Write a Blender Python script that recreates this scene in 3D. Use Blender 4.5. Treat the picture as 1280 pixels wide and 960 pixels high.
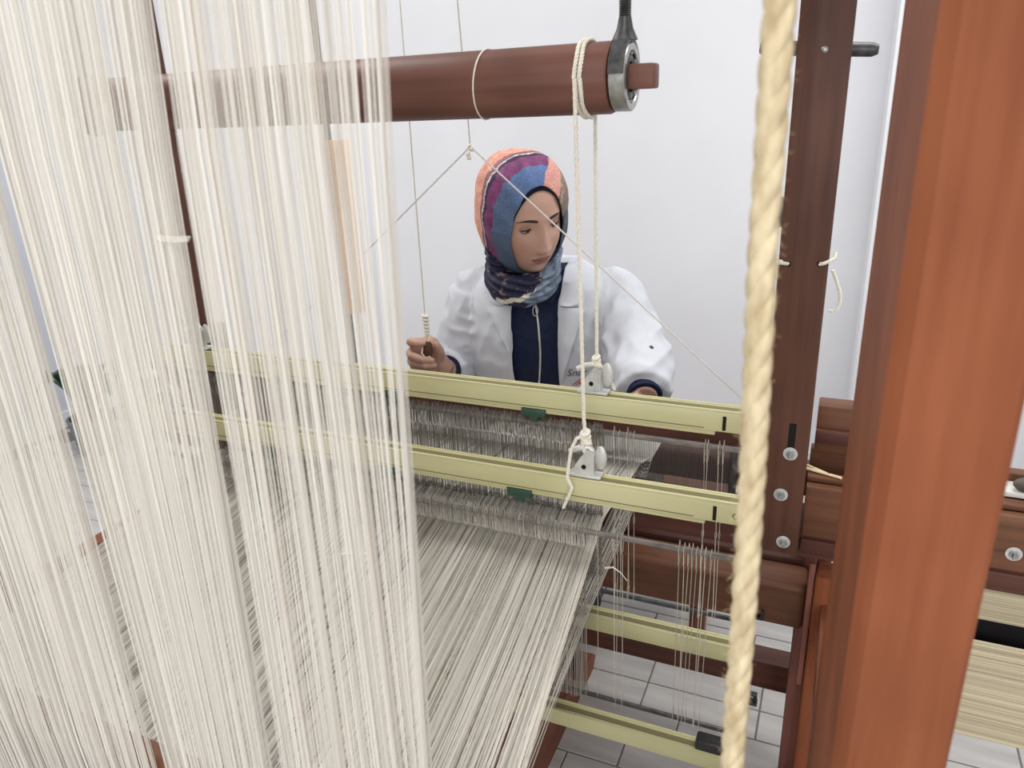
import bpy, bmesh, math, random
import numpy as np
from mathutils import Vector, Matrix, noise
from mathutils.bvhtree import BVHTree

for o in list(bpy.data.objects):
    bpy.data.objects.remove(o)
rnd = random.Random(7)
col = bpy.context.scene.collection
scene = bpy.context.scene

# ------------------------------------------------------------------ camera
F_PX = 936.0
CAM = Vector((0, 0, 1.47))
PITCH, ROLL, YAW = math.radians(20.4), math.radians(2.4), math.radians(24.1)
fw = Vector((-math.sin(YAW) * math.cos(PITCH), math.cos(YAW) * math.cos(PITCH), -math.sin(PITCH)))
rt = Vector((math.cos(YAW), math.sin(YAW), 0))
up = rt.cross(fw)
RI = rt * math.cos(ROLL) - up * math.sin(ROLL)
UI = up * math.cos(ROLL) + rt * math.sin(ROLL)
fh = Vector((-math.sin(YAW), math.cos(YAW), 0))
cd = bpy.data.cameras.new('camera')
cam = bpy.data.objects.new('camera', cd)
col.objects.link(cam)
cam.matrix_world = Matrix(((RI.x, UI.x, -fw.x, CAM.x), (RI.y, UI.y, -fw.y, CAM.y), (RI.z, UI.z, -fw.z, CAM.z), (0, 0, 0, 1)))
cd.sensor_fit = 'HORIZONTAL'
cd.sensor_width = 36
cd.lens = F_PX / 1280 * 36
cd.clip_start = 0.02
cd.dof.use_dof = True
cd.dof.focus_distance = 1.4
cd.dof.aperture_fstop = 9.0
scene.camera = cam

# ------------------------------------------------------------------ light
world = bpy.data.worlds.new('world')
scene.world = world
world.use_nodes = True
world.node_tree.nodes['Background'].inputs[0].default_value = (0.97, 0.98, 1.0, 1)
world.node_tree.nodes['Background'].inputs[1].default_value = 0.60


def area(name, loc, sx, sy, power):
    l = bpy.data.lights.new(name, 'AREA')
    l.shape = 'RECTANGLE'
    l.size, l.size_y, l.energy = sx, sy, power
    l.color = (1.0, 0.985, 0.96)
    o = bpy.data.objects.new(name, l)
    o.location = loc
    col.objects.link(o)
    return o


area('ceiling_panel_light', (-2.0, 1.3, 2.95), 1.2, 0.6, 26)
area('ceiling_panel_light', (0.5, 1.6, 2.95), 1.2, 0.6, 20)
area('ceiling_panel_light', (-0.1, -0.9, 2.95), 1.2, 0.6, 26)
# added unseen lamp behind the camera, brightens hanging warp and near post
fill_lamp = area('rear_fill_light', (0.7, -2.6, 1.75), 2.6, 1.6, 50)
fill_lamp.rotation_euler = (math.radians(90), 0, 0)
fill_lamp.data.color = (0.97, 0.985, 1.0)
vs = scene.view_settings
vs.view_transform = 'Standard'
vs.look = 'None'
vs.gamma = 1.0
vs.exposure = 0.27
vs.use_curve_mapping = False


def at(x, y, Y):
    """point of the place seen at photo pixel (x, y) on the vertical plane at depth Y"""
    v = fw + RI * ((x - 640) / F_PX) - UI * ((y - 480) / F_PX)
    return CAM + v * (Y / v.y)


# ------------------------------------------------------------------ materials
def lin(c):
    c /= 255.0
    return c / 12.92 if c <= 0.04045 else ((c + 0.055) / 1.055) ** 2.4


def rgb(r, g, b):
    return (lin(r), lin(g), lin(b), 1)


def new_mat(name, color, rough=0.5, metal=0.0, spec=0.5):
    m = bpy.data.materials.new(name)
    m.use_nodes = True
    b = m.node_tree.nodes['Principled BSDF']
    b.inputs['Base Color'].default_value = color
    b.inputs['Roughness'].default_value = rough
    b.inputs['Metallic'].default_value = metal
    b.inputs['Specular IOR Level'].default_value = spec
    return m


def noisy(name, c0, c1, scale=(10, 10, 10), rough=0.5, metal=0.0, bump=0.0, detail=4, spec=0.5, lo=0.3, hi=0.7, bdist=0.002):
    m = new_mat(name, c0, rough, metal, spec)
    nt = m.node_tree
    b = nt.nodes['Principled BSDF']
    tc = nt.nodes.new('ShaderNodeTexCoord')
    mp = nt.nodes.new('ShaderNodeMapping')
    mp.inputs['Scale'].default_value = scale
    n = nt.nodes.new('ShaderNodeTexNoise')
    n.inputs['Scale'].default_value = 1.0
    n.inputs['Detail'].default_value = detail
    r = nt.nodes.new('ShaderNodeValToRGB')
    r.color_ramp.elements[0].position, r.color_ramp.elements[1].position = lo, hi
    r.color_ramp.elements[0].color, r.color_ramp.elements[1].color = c0, c1
    nt.links.new(tc.outputs['Object'], mp.inputs['Vector'])
    nt.links.new(mp.outputs['Vector'], n.inputs['Vector'])
    nt.links.new(n.outputs['Fac'], r.inputs['Fac'])
    nt.links.new(r.outputs['Color'], b.inputs['Base Color'])
    if bump:
        bp = nt.nodes.new('ShaderNodeBump')
        bp.inputs['Strength'].default_value = bump
        bp.inputs['Distance'].default_value = bdist
        nt.links.new(n.outputs['Fac'], bp.inputs['Height'])
        nt.links.new(bp.outputs['Normal'], b.inputs['Normal'])
    return m


def wood(name, c0, c1, axis, rough=0.45, k=1.0, bump=0.15):
    s = [70 * k, 70 * k, 70 * k]
    s['XYZ'.index(axis)] = 4 * k
    m = noisy(name, c0, c1, s, rough, 0, bump, 6, 0.22, 0.25, 0.75, 0.001)
    nt = m.node_tree
    # a second, slower tone variation like the patches of stained timber
    n2 = nt.nodes.new('ShaderNodeTexNoise')
    n2.inputs['Scale'].default_value = 7.0
    mx = nt.nodes.new('ShaderNodeMix')
    mx.data_type = 'RGBA'
    mx.blend_type = 'MULTIPLY'
    mr = nt.nodes.new('ShaderNodeMapRange')
    mr.inputs['From Min'].default_value, mr.inputs['From Max'].default_value = 0.3, 0.7
    mr.inputs['To Min'].default_value, mr.inputs['To Max'].default_value = 0.78, 1.12
    b = nt.nodes['Principled BSDF']
    src = b.inputs['Base Color'].links[0].from_socket
    tc = [n for n in nt.nodes if n.type == 'TEX_COORD'][0]
    nt.links.new(tc.outputs['Object'], n2.inputs['Vector'])
    nt.links.new(n2.outputs['Fac'], mr.inputs['Value'])
    mx.inputs['Factor'].default_value = 1.0
    nt.links.new(src, mx.inputs['A'])
    nt.links.new(mr.outputs['Result'], mx.inputs['B'])
    nt.links.new(mx.outputs['Result'], b.inputs['Base Color'])
    return m


def attr_mat(name, rough=0.6, spec=0.3, bump=0.0, bscale=400, sheen=0.0, sss=0.0):
    m = new_mat(name, (1, 1, 1, 1), rough, 0, spec)
    nt = m.node_tree
    a = nt.nodes.new('ShaderNodeAttribute')
    a.attribute_name = 'tone'
    b = nt.nodes['Principled BSDF']
    nt.links.new(a.outputs['Color'], b.inputs['Base Color'])
    if sss:
        b.inputs['Subsurface Weight'].default_value = sss
        b.inputs['Subsurface Radius'].default_value = (0.008, 0.004, 0.002)
        b.inputs['Subsurface Scale'].default_value = 1.0
    if bump:
        tc = nt.nodes.new('ShaderNodeTexCoord')
        n = nt.nodes.new('ShaderNodeTexNoise')
        n.inputs['Scale'].default_value = bscale
        bp = nt.nodes.new('ShaderNodeBump')
        bp.inputs['Strength'].default_value = bump
        bp.inputs['Distance'].default_value = 0.001
        nt.links.new(tc.outputs['Object'], n.inputs['Vector'])
        nt.links.new(n.outputs['Fac'], bp.inputs['Height'])
        nt.links.new(bp.outputs['Normal'], b.inputs['Normal'])
    return m


M = {}
M['wall'] = noisy('wall_paint', rgb(226, 226, 229), rgb(231, 231, 234), (3, 3, 3), 0.75, bump=0.05)
M['wall_blue'] = noisy('wall_paint_blue', rgb(196, 200, 208), rgb(203, 206, 213), (3, 3, 3), 0.75)
M['skirting'] = new_mat('skirting_paint', rgb(222, 222, 224), 0.5)
M['grout'] = noisy('grout', rgb(116, 112, 109), rgb(130, 126, 122), (60, 60, 60), 0.9)
M['tile'] = noisy('floor_tile', rgb(180, 176, 172), rgb(208, 205, 201), (4, 26, 10), 0.42, bump=0.04, detail=6)
M['post'] = wood('stained_post', rgb(118, 66, 43), rgb(141, 84, 57), 'Z', 0.45)
_pb = M['post'].node_tree.nodes['Principled BSDF']
_pb.inputs['Specular IOR Level'].default_value = 0.08
_pb.inputs['Roughness'].default_value = 0.6
M['sword'] = wood('stained_sword', rgb(80, 52, 42), rgb(104, 70, 56), 'Z', 0.4)
M['railx'] = wood('stained_rail', rgb(92, 60, 44), rgb(122, 82, 60), 'X', 0.45)
M['railx_dark'] = wood('stained_rail_dark', rgb(74, 46, 39), rgb(98, 61, 50), 'X', 0.42)
M['raily'] = wood('stained_side_rail', rgb(112, 66, 48), rgb(140, 84, 60), 'Y', 0.45)
M['leg'] = wood('stained_leg', rgb(112, 70, 60), rgb(136, 86, 72), 'Z', 0.4)
M['roller'] = wood('stained_roller', rgb(98, 66, 57), rgb(122, 83, 71), 'X', 0.45)
M['pale_wood'] = wood('pale_wood', rgb(226, 178, 134), rgb(238, 200, 160), 'Z', 0.5)
M['pale_stick'] = wood('pale_stick', rgb(226, 200, 160), rgb(238, 218, 184), 'Y', 0.5)
M['bar'] = noisy('painted_bar', rgb(190, 186, 140), rgb(204, 200, 156), (6, 14, 14), 0.35, bump=0.03)
M['bar_slot'] = new_mat('bar_slot', rgb(120, 112, 78), 0.6)
M['green_clip'] = new_mat('green_plastic', rgb(44, 74, 60), 0.35)
M['steel'] = noisy('steel', rgb(150, 150, 148), rgb(190, 190, 188), (80, 80, 80), 0.32, 0.9)
M['rod_grey'] = noisy('rod_grey', rgb(104, 98, 94), rgb(138, 132, 126), (60, 200, 200), 0.5, 0.3)
M['zinc'] = noisy('zinc', rgb(188, 190, 186), rgb(216, 217, 212), (60, 60, 60), 0.4, 0.35)
M['dark_steel'] = noisy('dark_steel', rgb(62, 62, 64), rgb(92, 92, 92), (90, 90, 90), 0.4, 0.6)
M['black'] = new_mat('black_plastic', rgb(36, 37, 38), 0.45)
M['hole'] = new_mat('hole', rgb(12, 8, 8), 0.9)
M['cord'] = noisy('cotton_cord', rgb(222, 216, 200), rgb(240, 236, 224), (300, 300, 300), 0.85, bump=0.3, spec=0.2)
M['thin_cord'] = noisy('thin_cord', rgb(206, 202, 194), rgb(226, 222, 214), (300, 300, 300), 0.85, spec=0.2)
M['jute'] = noisy('jute', rgb(174, 155, 122), rgb(212, 197, 164), (160, 160, 60), 0.9, bump=0.6, detail=8, spec=0.15)
M['curtain'] = attr_mat('warp_yarn', 0.8, 0.15)
M['hang_yarn'] = attr_mat('hanging_yarn', 0.8, 0.15)
_nt = M['hang_yarn'].node_tree
_tr = _nt.nodes.new('ShaderNodeBsdfTranslucent')
_mx = _nt.nodes.new('ShaderNodeMixShader')
_mx.inputs[0].default_value = 0.4
_at = [n_ for n_ in _nt.nodes if n_.type == 'ATTRIBUTE'][0]
_nt.links.new(_at.outputs['Color'], _tr.inputs['Color'])
_nt.links.new(_nt.nodes['Principled BSDF'].outputs[0], _mx.inputs[1])
_nt.links.new(_tr.outputs[0], _mx.inputs[2])
_nt.links.new(_mx.outputs[0], _nt.nodes['Material Output'].inputs['Surface'])
M['heddle'] = new_mat('heddle_wire', rgb(186, 182, 174), 0.5, 0.2)
M['reed_wire'] = new_mat('reed_wire', rgb(120, 118, 114), 0.4, 0.5)
M['cloth'] = noisy('woven_cloth', rgb(210, 206, 198), rgb(226, 222, 215), (300, 40, 10), 0.85, bump=0.3, spec=0.15)
M['coat'] = noisy('coat_cotton', rgb(203, 206, 213), rgb(212, 215, 221), (30, 30, 30), 0.8, bump=0.06, spec=0.2)
M['shirt'] = noisy('navy_knit', rgb(22, 30, 56), rgb(30, 40, 68), (60, 60, 60), 0.75, bump=0.1, spec=0.25)
M['undercap'] = new_mat('undercap_jersey', rgb(26, 26, 36), 0.8, 0, 0.2)
M['scarf'] = attr_mat('printed_scarf', 0.6, 0.3, 0.25, 500)


def small_print(m, scale, lo, hi):
    nt = m.node_tree
    b = nt.nodes['Principled BSDF']
    src = b.inputs['Base Color'].links[0].from_socket
    tc = nt.nodes.new('ShaderNodeTexCoord')
    v = nt.nodes.new('ShaderNodeTexVoronoi')
    v.inputs['Scale'].default_value = scale
    mr = nt.nodes.new('ShaderNodeMapRange')
    mr.inputs['From Max'].default_value = 0.7
    mr.inputs['To Min'].default_value, mr.inputs['To Max'].default_value = lo, hi
    mx = nt.nodes.new('ShaderNodeMix')
    mx.data_type = 'RGBA'
    mx.blend_type = 'MULTIPLY'
    mx.inputs['Factor'].default_value = 1.0
    nt.links.new(tc.outputs['Object'], v.inputs['Vector'])
    nt.links.new(v.outputs['Distance'], mr.inputs['Value'])
    nt.links.new(src, mx.inputs['A'])
    nt.links.new(mr.outputs['Result'], mx.inputs['B'])
    nt.links.new(mx.outputs['Result'], b.inputs['Base Color'])


small_print(M['scarf'], 260, 1.16, 0.78)
M['skin'] = attr_mat('skin', 0.5, 0.35, 0.05, 300, sss=0.12)
M['eye_white'] = new_mat('eye_white', rgb(170, 158, 152), 0.3)
M['iris'] = new_mat('iris', rgb(36, 24, 20), 0.2)
M['brow'] = new_mat('brow_hair', rgb(44, 32, 30), 0.8)
M['lid'] = new_mat('eyelid', rgb(156, 116, 98), 0.5)
M['trouser'] = new_mat('dark_trouser', rgb(40, 42, 52), 0.8)
M['shoe'] = new_mat('black_shoe', rgb(28, 28, 30), 0.5)
M['ink_blue'] = new_mat('embroidery_blue', rgb(92, 98, 120), 0.8)
M['ink_red'] = new_mat('embroidery_red', rgb(196, 84, 92), 0.8)
M['leaf'] = noisy('leaf', rgb(30, 58, 44), rgb(52, 84, 62), (20, 20, 20), 0.45)
M['terracotta'] = noisy('grey_pot', rgb(120, 122, 128), rgb(140, 142, 146), (20, 20, 20), 0.7)
M['soil'] = new_mat('soil', rgb(52, 42, 36), 0.95)
M['leather'] = noisy('dark_leather', rgb(74, 66, 60), rgb(98, 90, 82), (50, 50, 50), 0.6, bump=0.2)
M['white_plate'] = new_mat('white_plate', rgb(214, 210, 204), 0.3)


# ------------------------------------------------------------------ mesh helpers
class MB:
    def __init__(self):
        self.v, self.f = [], []

    def add(self, verts, faces):
        k = len(self.v)
        self.v += [tuple(p) for p in verts]
        self.f += [tuple(i + k for i in q) for q in faces]

    def box(self, a, b, bev=0.003, rot=None, piv=None, seg=2):
        bm = bmesh.new()
        bmesh.ops.create_cube(bm, size=1)
        s = [abs(b[i] - a[i]) for i in range(3)]
        c = Vector([(a[i] + b[i]) / 2 for i in range(3)])
        for v in bm.verts:
            v.co = Vector((v.co.x * s[0], v.co.y * s[1], v.co.z * s[2])) + c
        if bev:
            bmesh.ops.bevel(bm, geom=bm.edges[:], offset=min(bev, min(s) * 0.45), segments=seg, affect='EDGES', profile=0.5)
        bm.verts.index_update()
        vs_ = [v.co.copy() for v in bm.verts]
        if rot is not None:
            pv = Vector(piv) if piv is not None else c
            vs_ = [rot @ (p - pv) + pv for p in vs_]
        self.add(vs_, [[v.index for v in f.verts] for f in bm.faces])
        bm.free()
        return self

    def tube(self, pts, rad, n=8, cap=True):
        pts = [Vector(p) for p in pts]
        if not hasattr(rad, '__len__'):
            rad = [rad] * len(pts)
        rings, fr = [], None
        for i, p in enumerate(pts):
            t = (pts[min(i + 1, len(pts) - 1)] - pts[max(i - 1, 0)]).normalized()
            if fr is None:
                ref = Vector((0, 0, 1)) if abs(t.z) < 0.9 else Vector((1, 0, 0))
                u = t.cross(ref).normalized()
            else:
                u = (fr - t * fr.dot(t)).normalized()
            fr = u
            w = t.cross(u)
            rings.append([p + (u * math.cos(2 * math.pi * k / n) + w * math.sin(2 * math.pi * k / n)) * rad[i] for k in range(n)])
        self.loft(rings, cap)
        return self

    def loft(self, rings, cap=True, closed=True):
        n = len(rings[0])
        verts = [p for r in rings for p in r]
        faces = []
        for i in range(len(rings) - 1):
            for k in range(n if closed else n - 1):
                k2 = (k + 1) % n
                faces.append((i * n + k, i * n + k2, (i + 1) * n + k2, (i + 1) * n + k))
        if cap and closed:
            faces.append(tuple(range(n))[::-1])
            faces.append(tuple((len(rings) - 1) * n + k for k in range(n)))
        self.add(verts, faces)
        return self

    def cyl(self, p0, p1, r0, r1=None, n=24, bev=0.0):
        p0, p1 = Vector(p0), Vector(p1)
        r1 = r0 if r1 is None else r1
        if bev:
            d = (p1 - p0).normalized()
            return self.tube([p0, p0 + d * bev, p1 - d * bev, p1], [r0 - bev, r0, r1, r1 - bev], n)
        return self.tube([p0, p1], [r0, r1], n)

    def torus(self, c, axis, R, r, n=32, m=10):
        c, ax = Vector(c), Vector(axis).normalized()
        ref = Vector((0, 0, 1)) if abs(ax.z) < 0.9 else Vector((1, 0, 0))
        u = ax.cross(ref).normalized()
        w = ax.cross(u)
        verts, faces = [], []
        for i in range(n):
            a = 2 * math.pi * i / n
            d = u * math.cos(a) + w * math.sin(a)
            for k in range(m):
                b = 2 * math.pi * k / m
                verts.append(c + d * (R + r * math.cos(b)) + ax * (r * math.sin(b)))
                faces.append((i * m + k, ((i + 1) % n) * m + k, ((i + 1) % n) * m + (k + 1) % m, i * m + (k + 1) % m))
        self.add(verts, faces)
        return self

    def ball(self, c, r, mat=None, n=20, m=12):
        c = Vector(c)
        sc = r if hasattr(r, '__len__') else (r, r, r)
        rings = []
        for i in range(m + 1):
            t = math.pi * (0.001 + 0.998 * i / m)
            ring = []
            for k in range(n):
                a = 2 * math.pi * k / n
                p = Vector((math.sin(t) * math.cos(a) * sc[0], math.sin(t) * math.sin(a) * sc[1], -math.cos(t) * sc[2]))
                ring.append(c + (mat @ p if mat is not None else p))
            rings.append(ring)
        self.loft(rings, True)
        return self

    def rope(self, pts, R, strands=3, pitch=0.03, n=6, sub=None, frac=0.52):
        """twisted strands around a poly-line"""
        pts = [Vector(p) for p in pts]
        L = sum((pts[i + 1] - pts[i]).length for i in range(len(pts) - 1))
        step = pitch / 8 if sub is None else sub
        dense, acc = [], []
        run = 0
        for i in range(len(pts) - 1):
            seg = (pts[i + 1] - pts[i]).length
            k = max(1, int(seg / step))
            for j in range(k):
                dense.append(pts[i].lerp(pts[i + 1], j / k))
                acc.append(run + seg * j / k)
            run += seg
        dense.append(pts[-1])
        acc.append(run)
        for s in range(strands):
            line, fr = [], None
            for i, p in enumerate(dense):
                t = (dense[min(i + 1, len(dense) - 1)] - dense[max(i - 1, 0)]).normalized()
                if fr is None:
                    ref = Vector((0, 0, 1)) if abs(t.z) < 0.9 else Vector((1, 0, 0))
                    fr = t.cross(ref).normalized()
                else:
                    fr = (fr - t * fr.dot(t)).normalized()
                w = t.cross(fr)
                a = 2 * math.pi * (acc[i] / pitch + s / strands)
                line.append(p + (fr * math.cos(a) + w * math.sin(a)) * R * (1 - frac))
            self.tube(line, R * frac * 1.12, n)
        return self

    def build(self, name, mat, parent=None, smooth=True, angle=40):
        me = bpy.data.meshes.new(name)
        me.from_pydata(self.v, [], self.f)
        return link(name, me, mat, parent, smooth, angle)


def link(name, me, mat, parent=None, smooth=True, angle=40):
    if mat is not None:
        me.materials.append(mat if not isinstance(mat, str) else M[mat])
    if smooth:
        me.shade_smooth()
        if angle:
            me.set_sharp_from_angle(angle=math.radians(angle))
    o = bpy.data.objects.new(name, me)
    col.objects.link(o)
    if parent is not None:
        o.parent = parent
        if parent.type == 'EMPTY':
            o.location = -parent.location
    return o


def thing(name, loc, label, cat, group=None, kind=None):
    e = bpy.data.objects.new(name, None)
    e.location = Vector(loc)
    e.empty_display_size = 0.05
    col.objects.link(e)
    return tag(e, label, cat, group, kind)


def tag(o, label=None, cat=None, group=None, kind=None):
    if label:
        o['label'] = label
    if cat:
        o['category'] = cat
    if group:
        o['group'] = group
    if kind:
        o['kind'] = kind
    return o


def thread_mesh(lines, rads, tones, n=3):
    """many thin yarns in one mesh; lines: list of point lists, tones: linear rgb per yarn"""
    V, Fc, C = [], [], []
    for pts, r, tn in zip(lines, rads, tones):
        k0 = len(V)
        t = (Vector(pts[-1]) - Vector(pts[0])).normalized()
        ref = Vector((0, 0, 1)) if abs(t.z) < 0.8 else Vector((0, 1, 0))
        u = t.cross(ref).normalized()
        w = t.cross(u)
        a0 = rnd.random() * 6
        offs = [(u * math.cos(a0 + 2 * math.pi * k / n) + w * math.sin(a0 + 2 * math.pi * k / n)) * r for k in range(n)]
        for p in pts:
            for q in offs:
                V.append((p[0] + q[0], p[1] + q[1], p[2] + q[2]))
                C.append(tn)
        for i in range(len(pts) - 1):
            for k in range(n):
                k2 = (k + 1) % n
                Fc.append((k0 + i * n + k, k0 + i * n + k2, k0 + (i + 1) * n + k2, k0 + (i + 1) * n + k))
    me = bpy.data.meshes.new('yarn')
    me.from_pydata(V, [], Fc)
    ca = me.color_attributes.new('tone', 'FLOAT_COLOR', 'POINT')
    arr = np.ones((len(V), 4), dtype=np.float32)
    arr[:, :3] = np.array(C, dtype=np.float32)
    ca.data.foreach_set('color', arr.ravel())
    return me


def tone(r, g, b, j=0.0):
    k = 1 + rnd.uniform(-j, j)
    c = rgb(min(255, r * k), min(255, g * k), min(255, b * k))
    return c[:3]


def remeshed(mb, voxel):
    me = bpy.data.meshes.new('tmp')
    me.from_pydata(mb.v, [], mb.f)
    o = bpy.data.objects.new('tmp', me)
    col.objects.link(o)
    bm = bmesh.new()
    bm.from_mesh(me)
    bmesh.ops.recalc_face_normals(bm, faces=bm.faces)
    bm.to_mesh(me)
    bm.free()
    md = o.modifiers.new('r', 'REMESH')
    md.mode = 'VOXEL'
    md.voxel_size = voxel
    dg = bpy.context.evaluated_depsgraph_get()
    out = bpy.data.meshes.new_from_object(o.evaluated_get(dg))
    bpy.data.objects.remove(o)
    bpy.data.meshes.remove(me)
    return out


def solidified(me, th, offset=0.0):
    o = bpy.data.objects.new('tmp', me)
    col.objects.link(o)
    md = o.modifiers.new('s', 'SOLIDIFY')
    md.thickness = th
    md.offset = offset
    dg = bpy.context.evaluated_depsgraph_get()
    out = bpy.data.meshes.new_from_object(o.evaluated_get(dg))
    bpy.data.objects.remove(o)
    return out


def smooth_mesh(me, it, fac=0.5):
    bm = bmesh.new()
    bm.from_mesh(me)
    for _ in range(it):
        bmesh.ops.smooth_vert(bm, verts=bm.verts, factor=fac, use_axis_x=True, use_axis_y=True, use_axis_z=True)
    bm.to_mesh(me)
    bm.free()


def cut_mesh(me, kill, relax=6):
    bm = bmesh.new()
    bm.from_mesh(me)
    bmesh.ops.delete(bm, geom=[v for v in bm.verts if kill(v.co)], context='VERTS')
    # keep the largest connected shell only
    bm.verts.ensure_lookup_table()
    seen, best = set(), []
    for v in bm.verts:
        if v in seen:
            continue
        stack, comp = [v], []
        seen.add(v)
        while stack:
            a = stack.pop()
            comp.append(a)
            for e in a.link_edges:
                b = e.other_vert(a)
                if b not in seen:
                    seen.add(b)
                    stack.append(b)
        if len(comp) > len(best):
            best = comp
    keep = set(best)
    bmesh.ops.delete(bm, geom=[v for v in bm.verts if v not in keep], context='VERTS')
    for _ in range(relax):
        new = {}
        for v in bm.verts:
            bn = [e.other_vert(v) for e in v.link_edges if e.is_boundary]
            if len(bn) >= 2:
                new[v] = v.co * 0.5 + sum((q.co for q in bn), Vector()) / len(bn) * 0.5
        for v, c in new.items():
            v.co = c
    bm.to_mesh(me)
    bm.free()


def displace(me, fn):
    n = len(me.vertices)
    nr = np.empty(n * 3, dtype=np.float32)
    me.vertex_normals.foreach_get('vector', nr)
    nr = nr.reshape(-1, 3)
    co = np.empty(n * 3, dtype=np.float32)
    me.vertices.foreach_get('co', co)
    co = co.reshape(-1, 3)
    k = np.array([fn(Vector(p)) for p in co], dtype=np.float32)
    co = co + nr * k[:, None]
    me.vertices.foreach_set('co', co.ravel())
    me.update()


def set_tone(me, fn):
    ca = me.color_attributes.new('tone', 'FLOAT_COLOR', 'POINT')
    arr = np.ones((len(me.vertices), 4), dtype=np.float32)
    for i, v in enumerate(me.vertices):
        arr[i, :3] = fn(v.co, None)
    ca.data.foreach_set('color', arr.ravel())


# ------------------------------------------------------------------ the room
def room():
    fl = MB().box((-3.6, -1.6, -0.06), (2.6, 3.05, -0.004), 0).build('floor', 'grout', smooth=False)
    tag(fl, 'pale grey plank tile floor with dark joints', kind='structure')
    L, D, g = 0.287, 0.0985, 0.004
    tm = None
    x_left, x_right = -3.59, 2.58
    rest = MB()
    cand = []
    for j in range(-30, 14):
        y0 = 1.603 + j * D
        if y0 < -1.5 or y0 + D > 3.04:
            continue
        off = {0: 0.0, -1: 0.0, -2: 0.104, -3: -0.004, -4: 0.16}.get(j, ((j * 7) % 5) * 0.061)
        i0 = int(math.floor((x_left + 0.352 - off) / L))
        for i in range(i0, i0 + 30):
            x0 = -0.352 + off + i * L
            if x0 < x_left or x0 + L > x_right:
                continue
            cand.append((x0, y0))
    n = 0
    for x0, y0 in cand:
        near = (-1.0 < x0 + L / 2 < 0.9 and 1.0 < y0 < 2.95) or (-3.6 < x0 < -1.75 and 0.95 < y0 < 2.6)
        if near and n < 298:
            if tm is None:
                tm = MB().box((g / 2, g / 2, -0.006), (L - g / 2, D - g / 2, 0), 0.0015, seg=1).build('tile', 'tile', fl, smooth=False)
                tm.location = (x0, y0, 0)
            else:
                c = tm.copy()
                c.parent = fl
                c.location = (x0, y0, 0)
                col.objects.link(c)
            n += 1
        else:
            rest.box((x0 + g / 2, y0 + g / 2, -0.006), (x0 + L - g / 2, y0 + D - g / 2, 0), 0)
    r = rest.build('tile_field', 'tile', fl, smooth=False)
    r['kind'] = 'stuff'
    w = MB().box((-3.6, 3.05, -0.06), (2.6, 3.17, 3.0), 0).build('wall_back', 'wall', smooth=False)
    tag(w, 'plain white painted back wall', kind='structure')
    w = MB().box((-3.72, -1.6, -0.06), (-3.6, 3.17, 3.0), 0).build('wall_left', 'wall_blue', smooth=False)
    tag(w, 'pale blue grey painted side wall', kind='structure')
    w = MB().box((0.09, 2.72, -0.004), (0.80, 3.06, 3.0), 0.004).build('wall_pillar', 'wall', smooth=False)
    tag(w, 'white painted pillar standing out from the back wall', kind='structure')
    b = MB().box((-3.6, -1.6, -0.004), (-3.582, 3.05, 0.08), 0.003).build('baseboard_left', 'skirting', smooth=False)
    tag(b, 'white skirting board along the side wall', kind='structure')
    b = MB().box((-3.582, 3.032, -0.004), (0.09, 3.05, 0.08), 0.003).build('baseboard_back', 'skirting', smooth=False)
    tag(b, 'white skirting board along the back wall', kind='structure')


room()


# ------------------------------------------------------------------ bolts
def bolt(parent, p, axis=(0, -1, 0), r=0.009, stud=0.006):
    p, ax = Vector(p), Vector(axis).normalized()
    b = MB().cyl(p, p + ax * 0.0025, r, n=24, bev=0.0006)
    o = b.build('washer', 'zinc', parent)
    n = MB().cyl(p + ax * 0.0025, p + ax * 0.008, r * 0.62, n=6)
    n.cyl(p + ax * 0.008, p + ax * (0.008 + stud), r * 0.33, n=14, bev=0.0006)
    n.build('nut', 'steel', o, angle=25)
    return o


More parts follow.
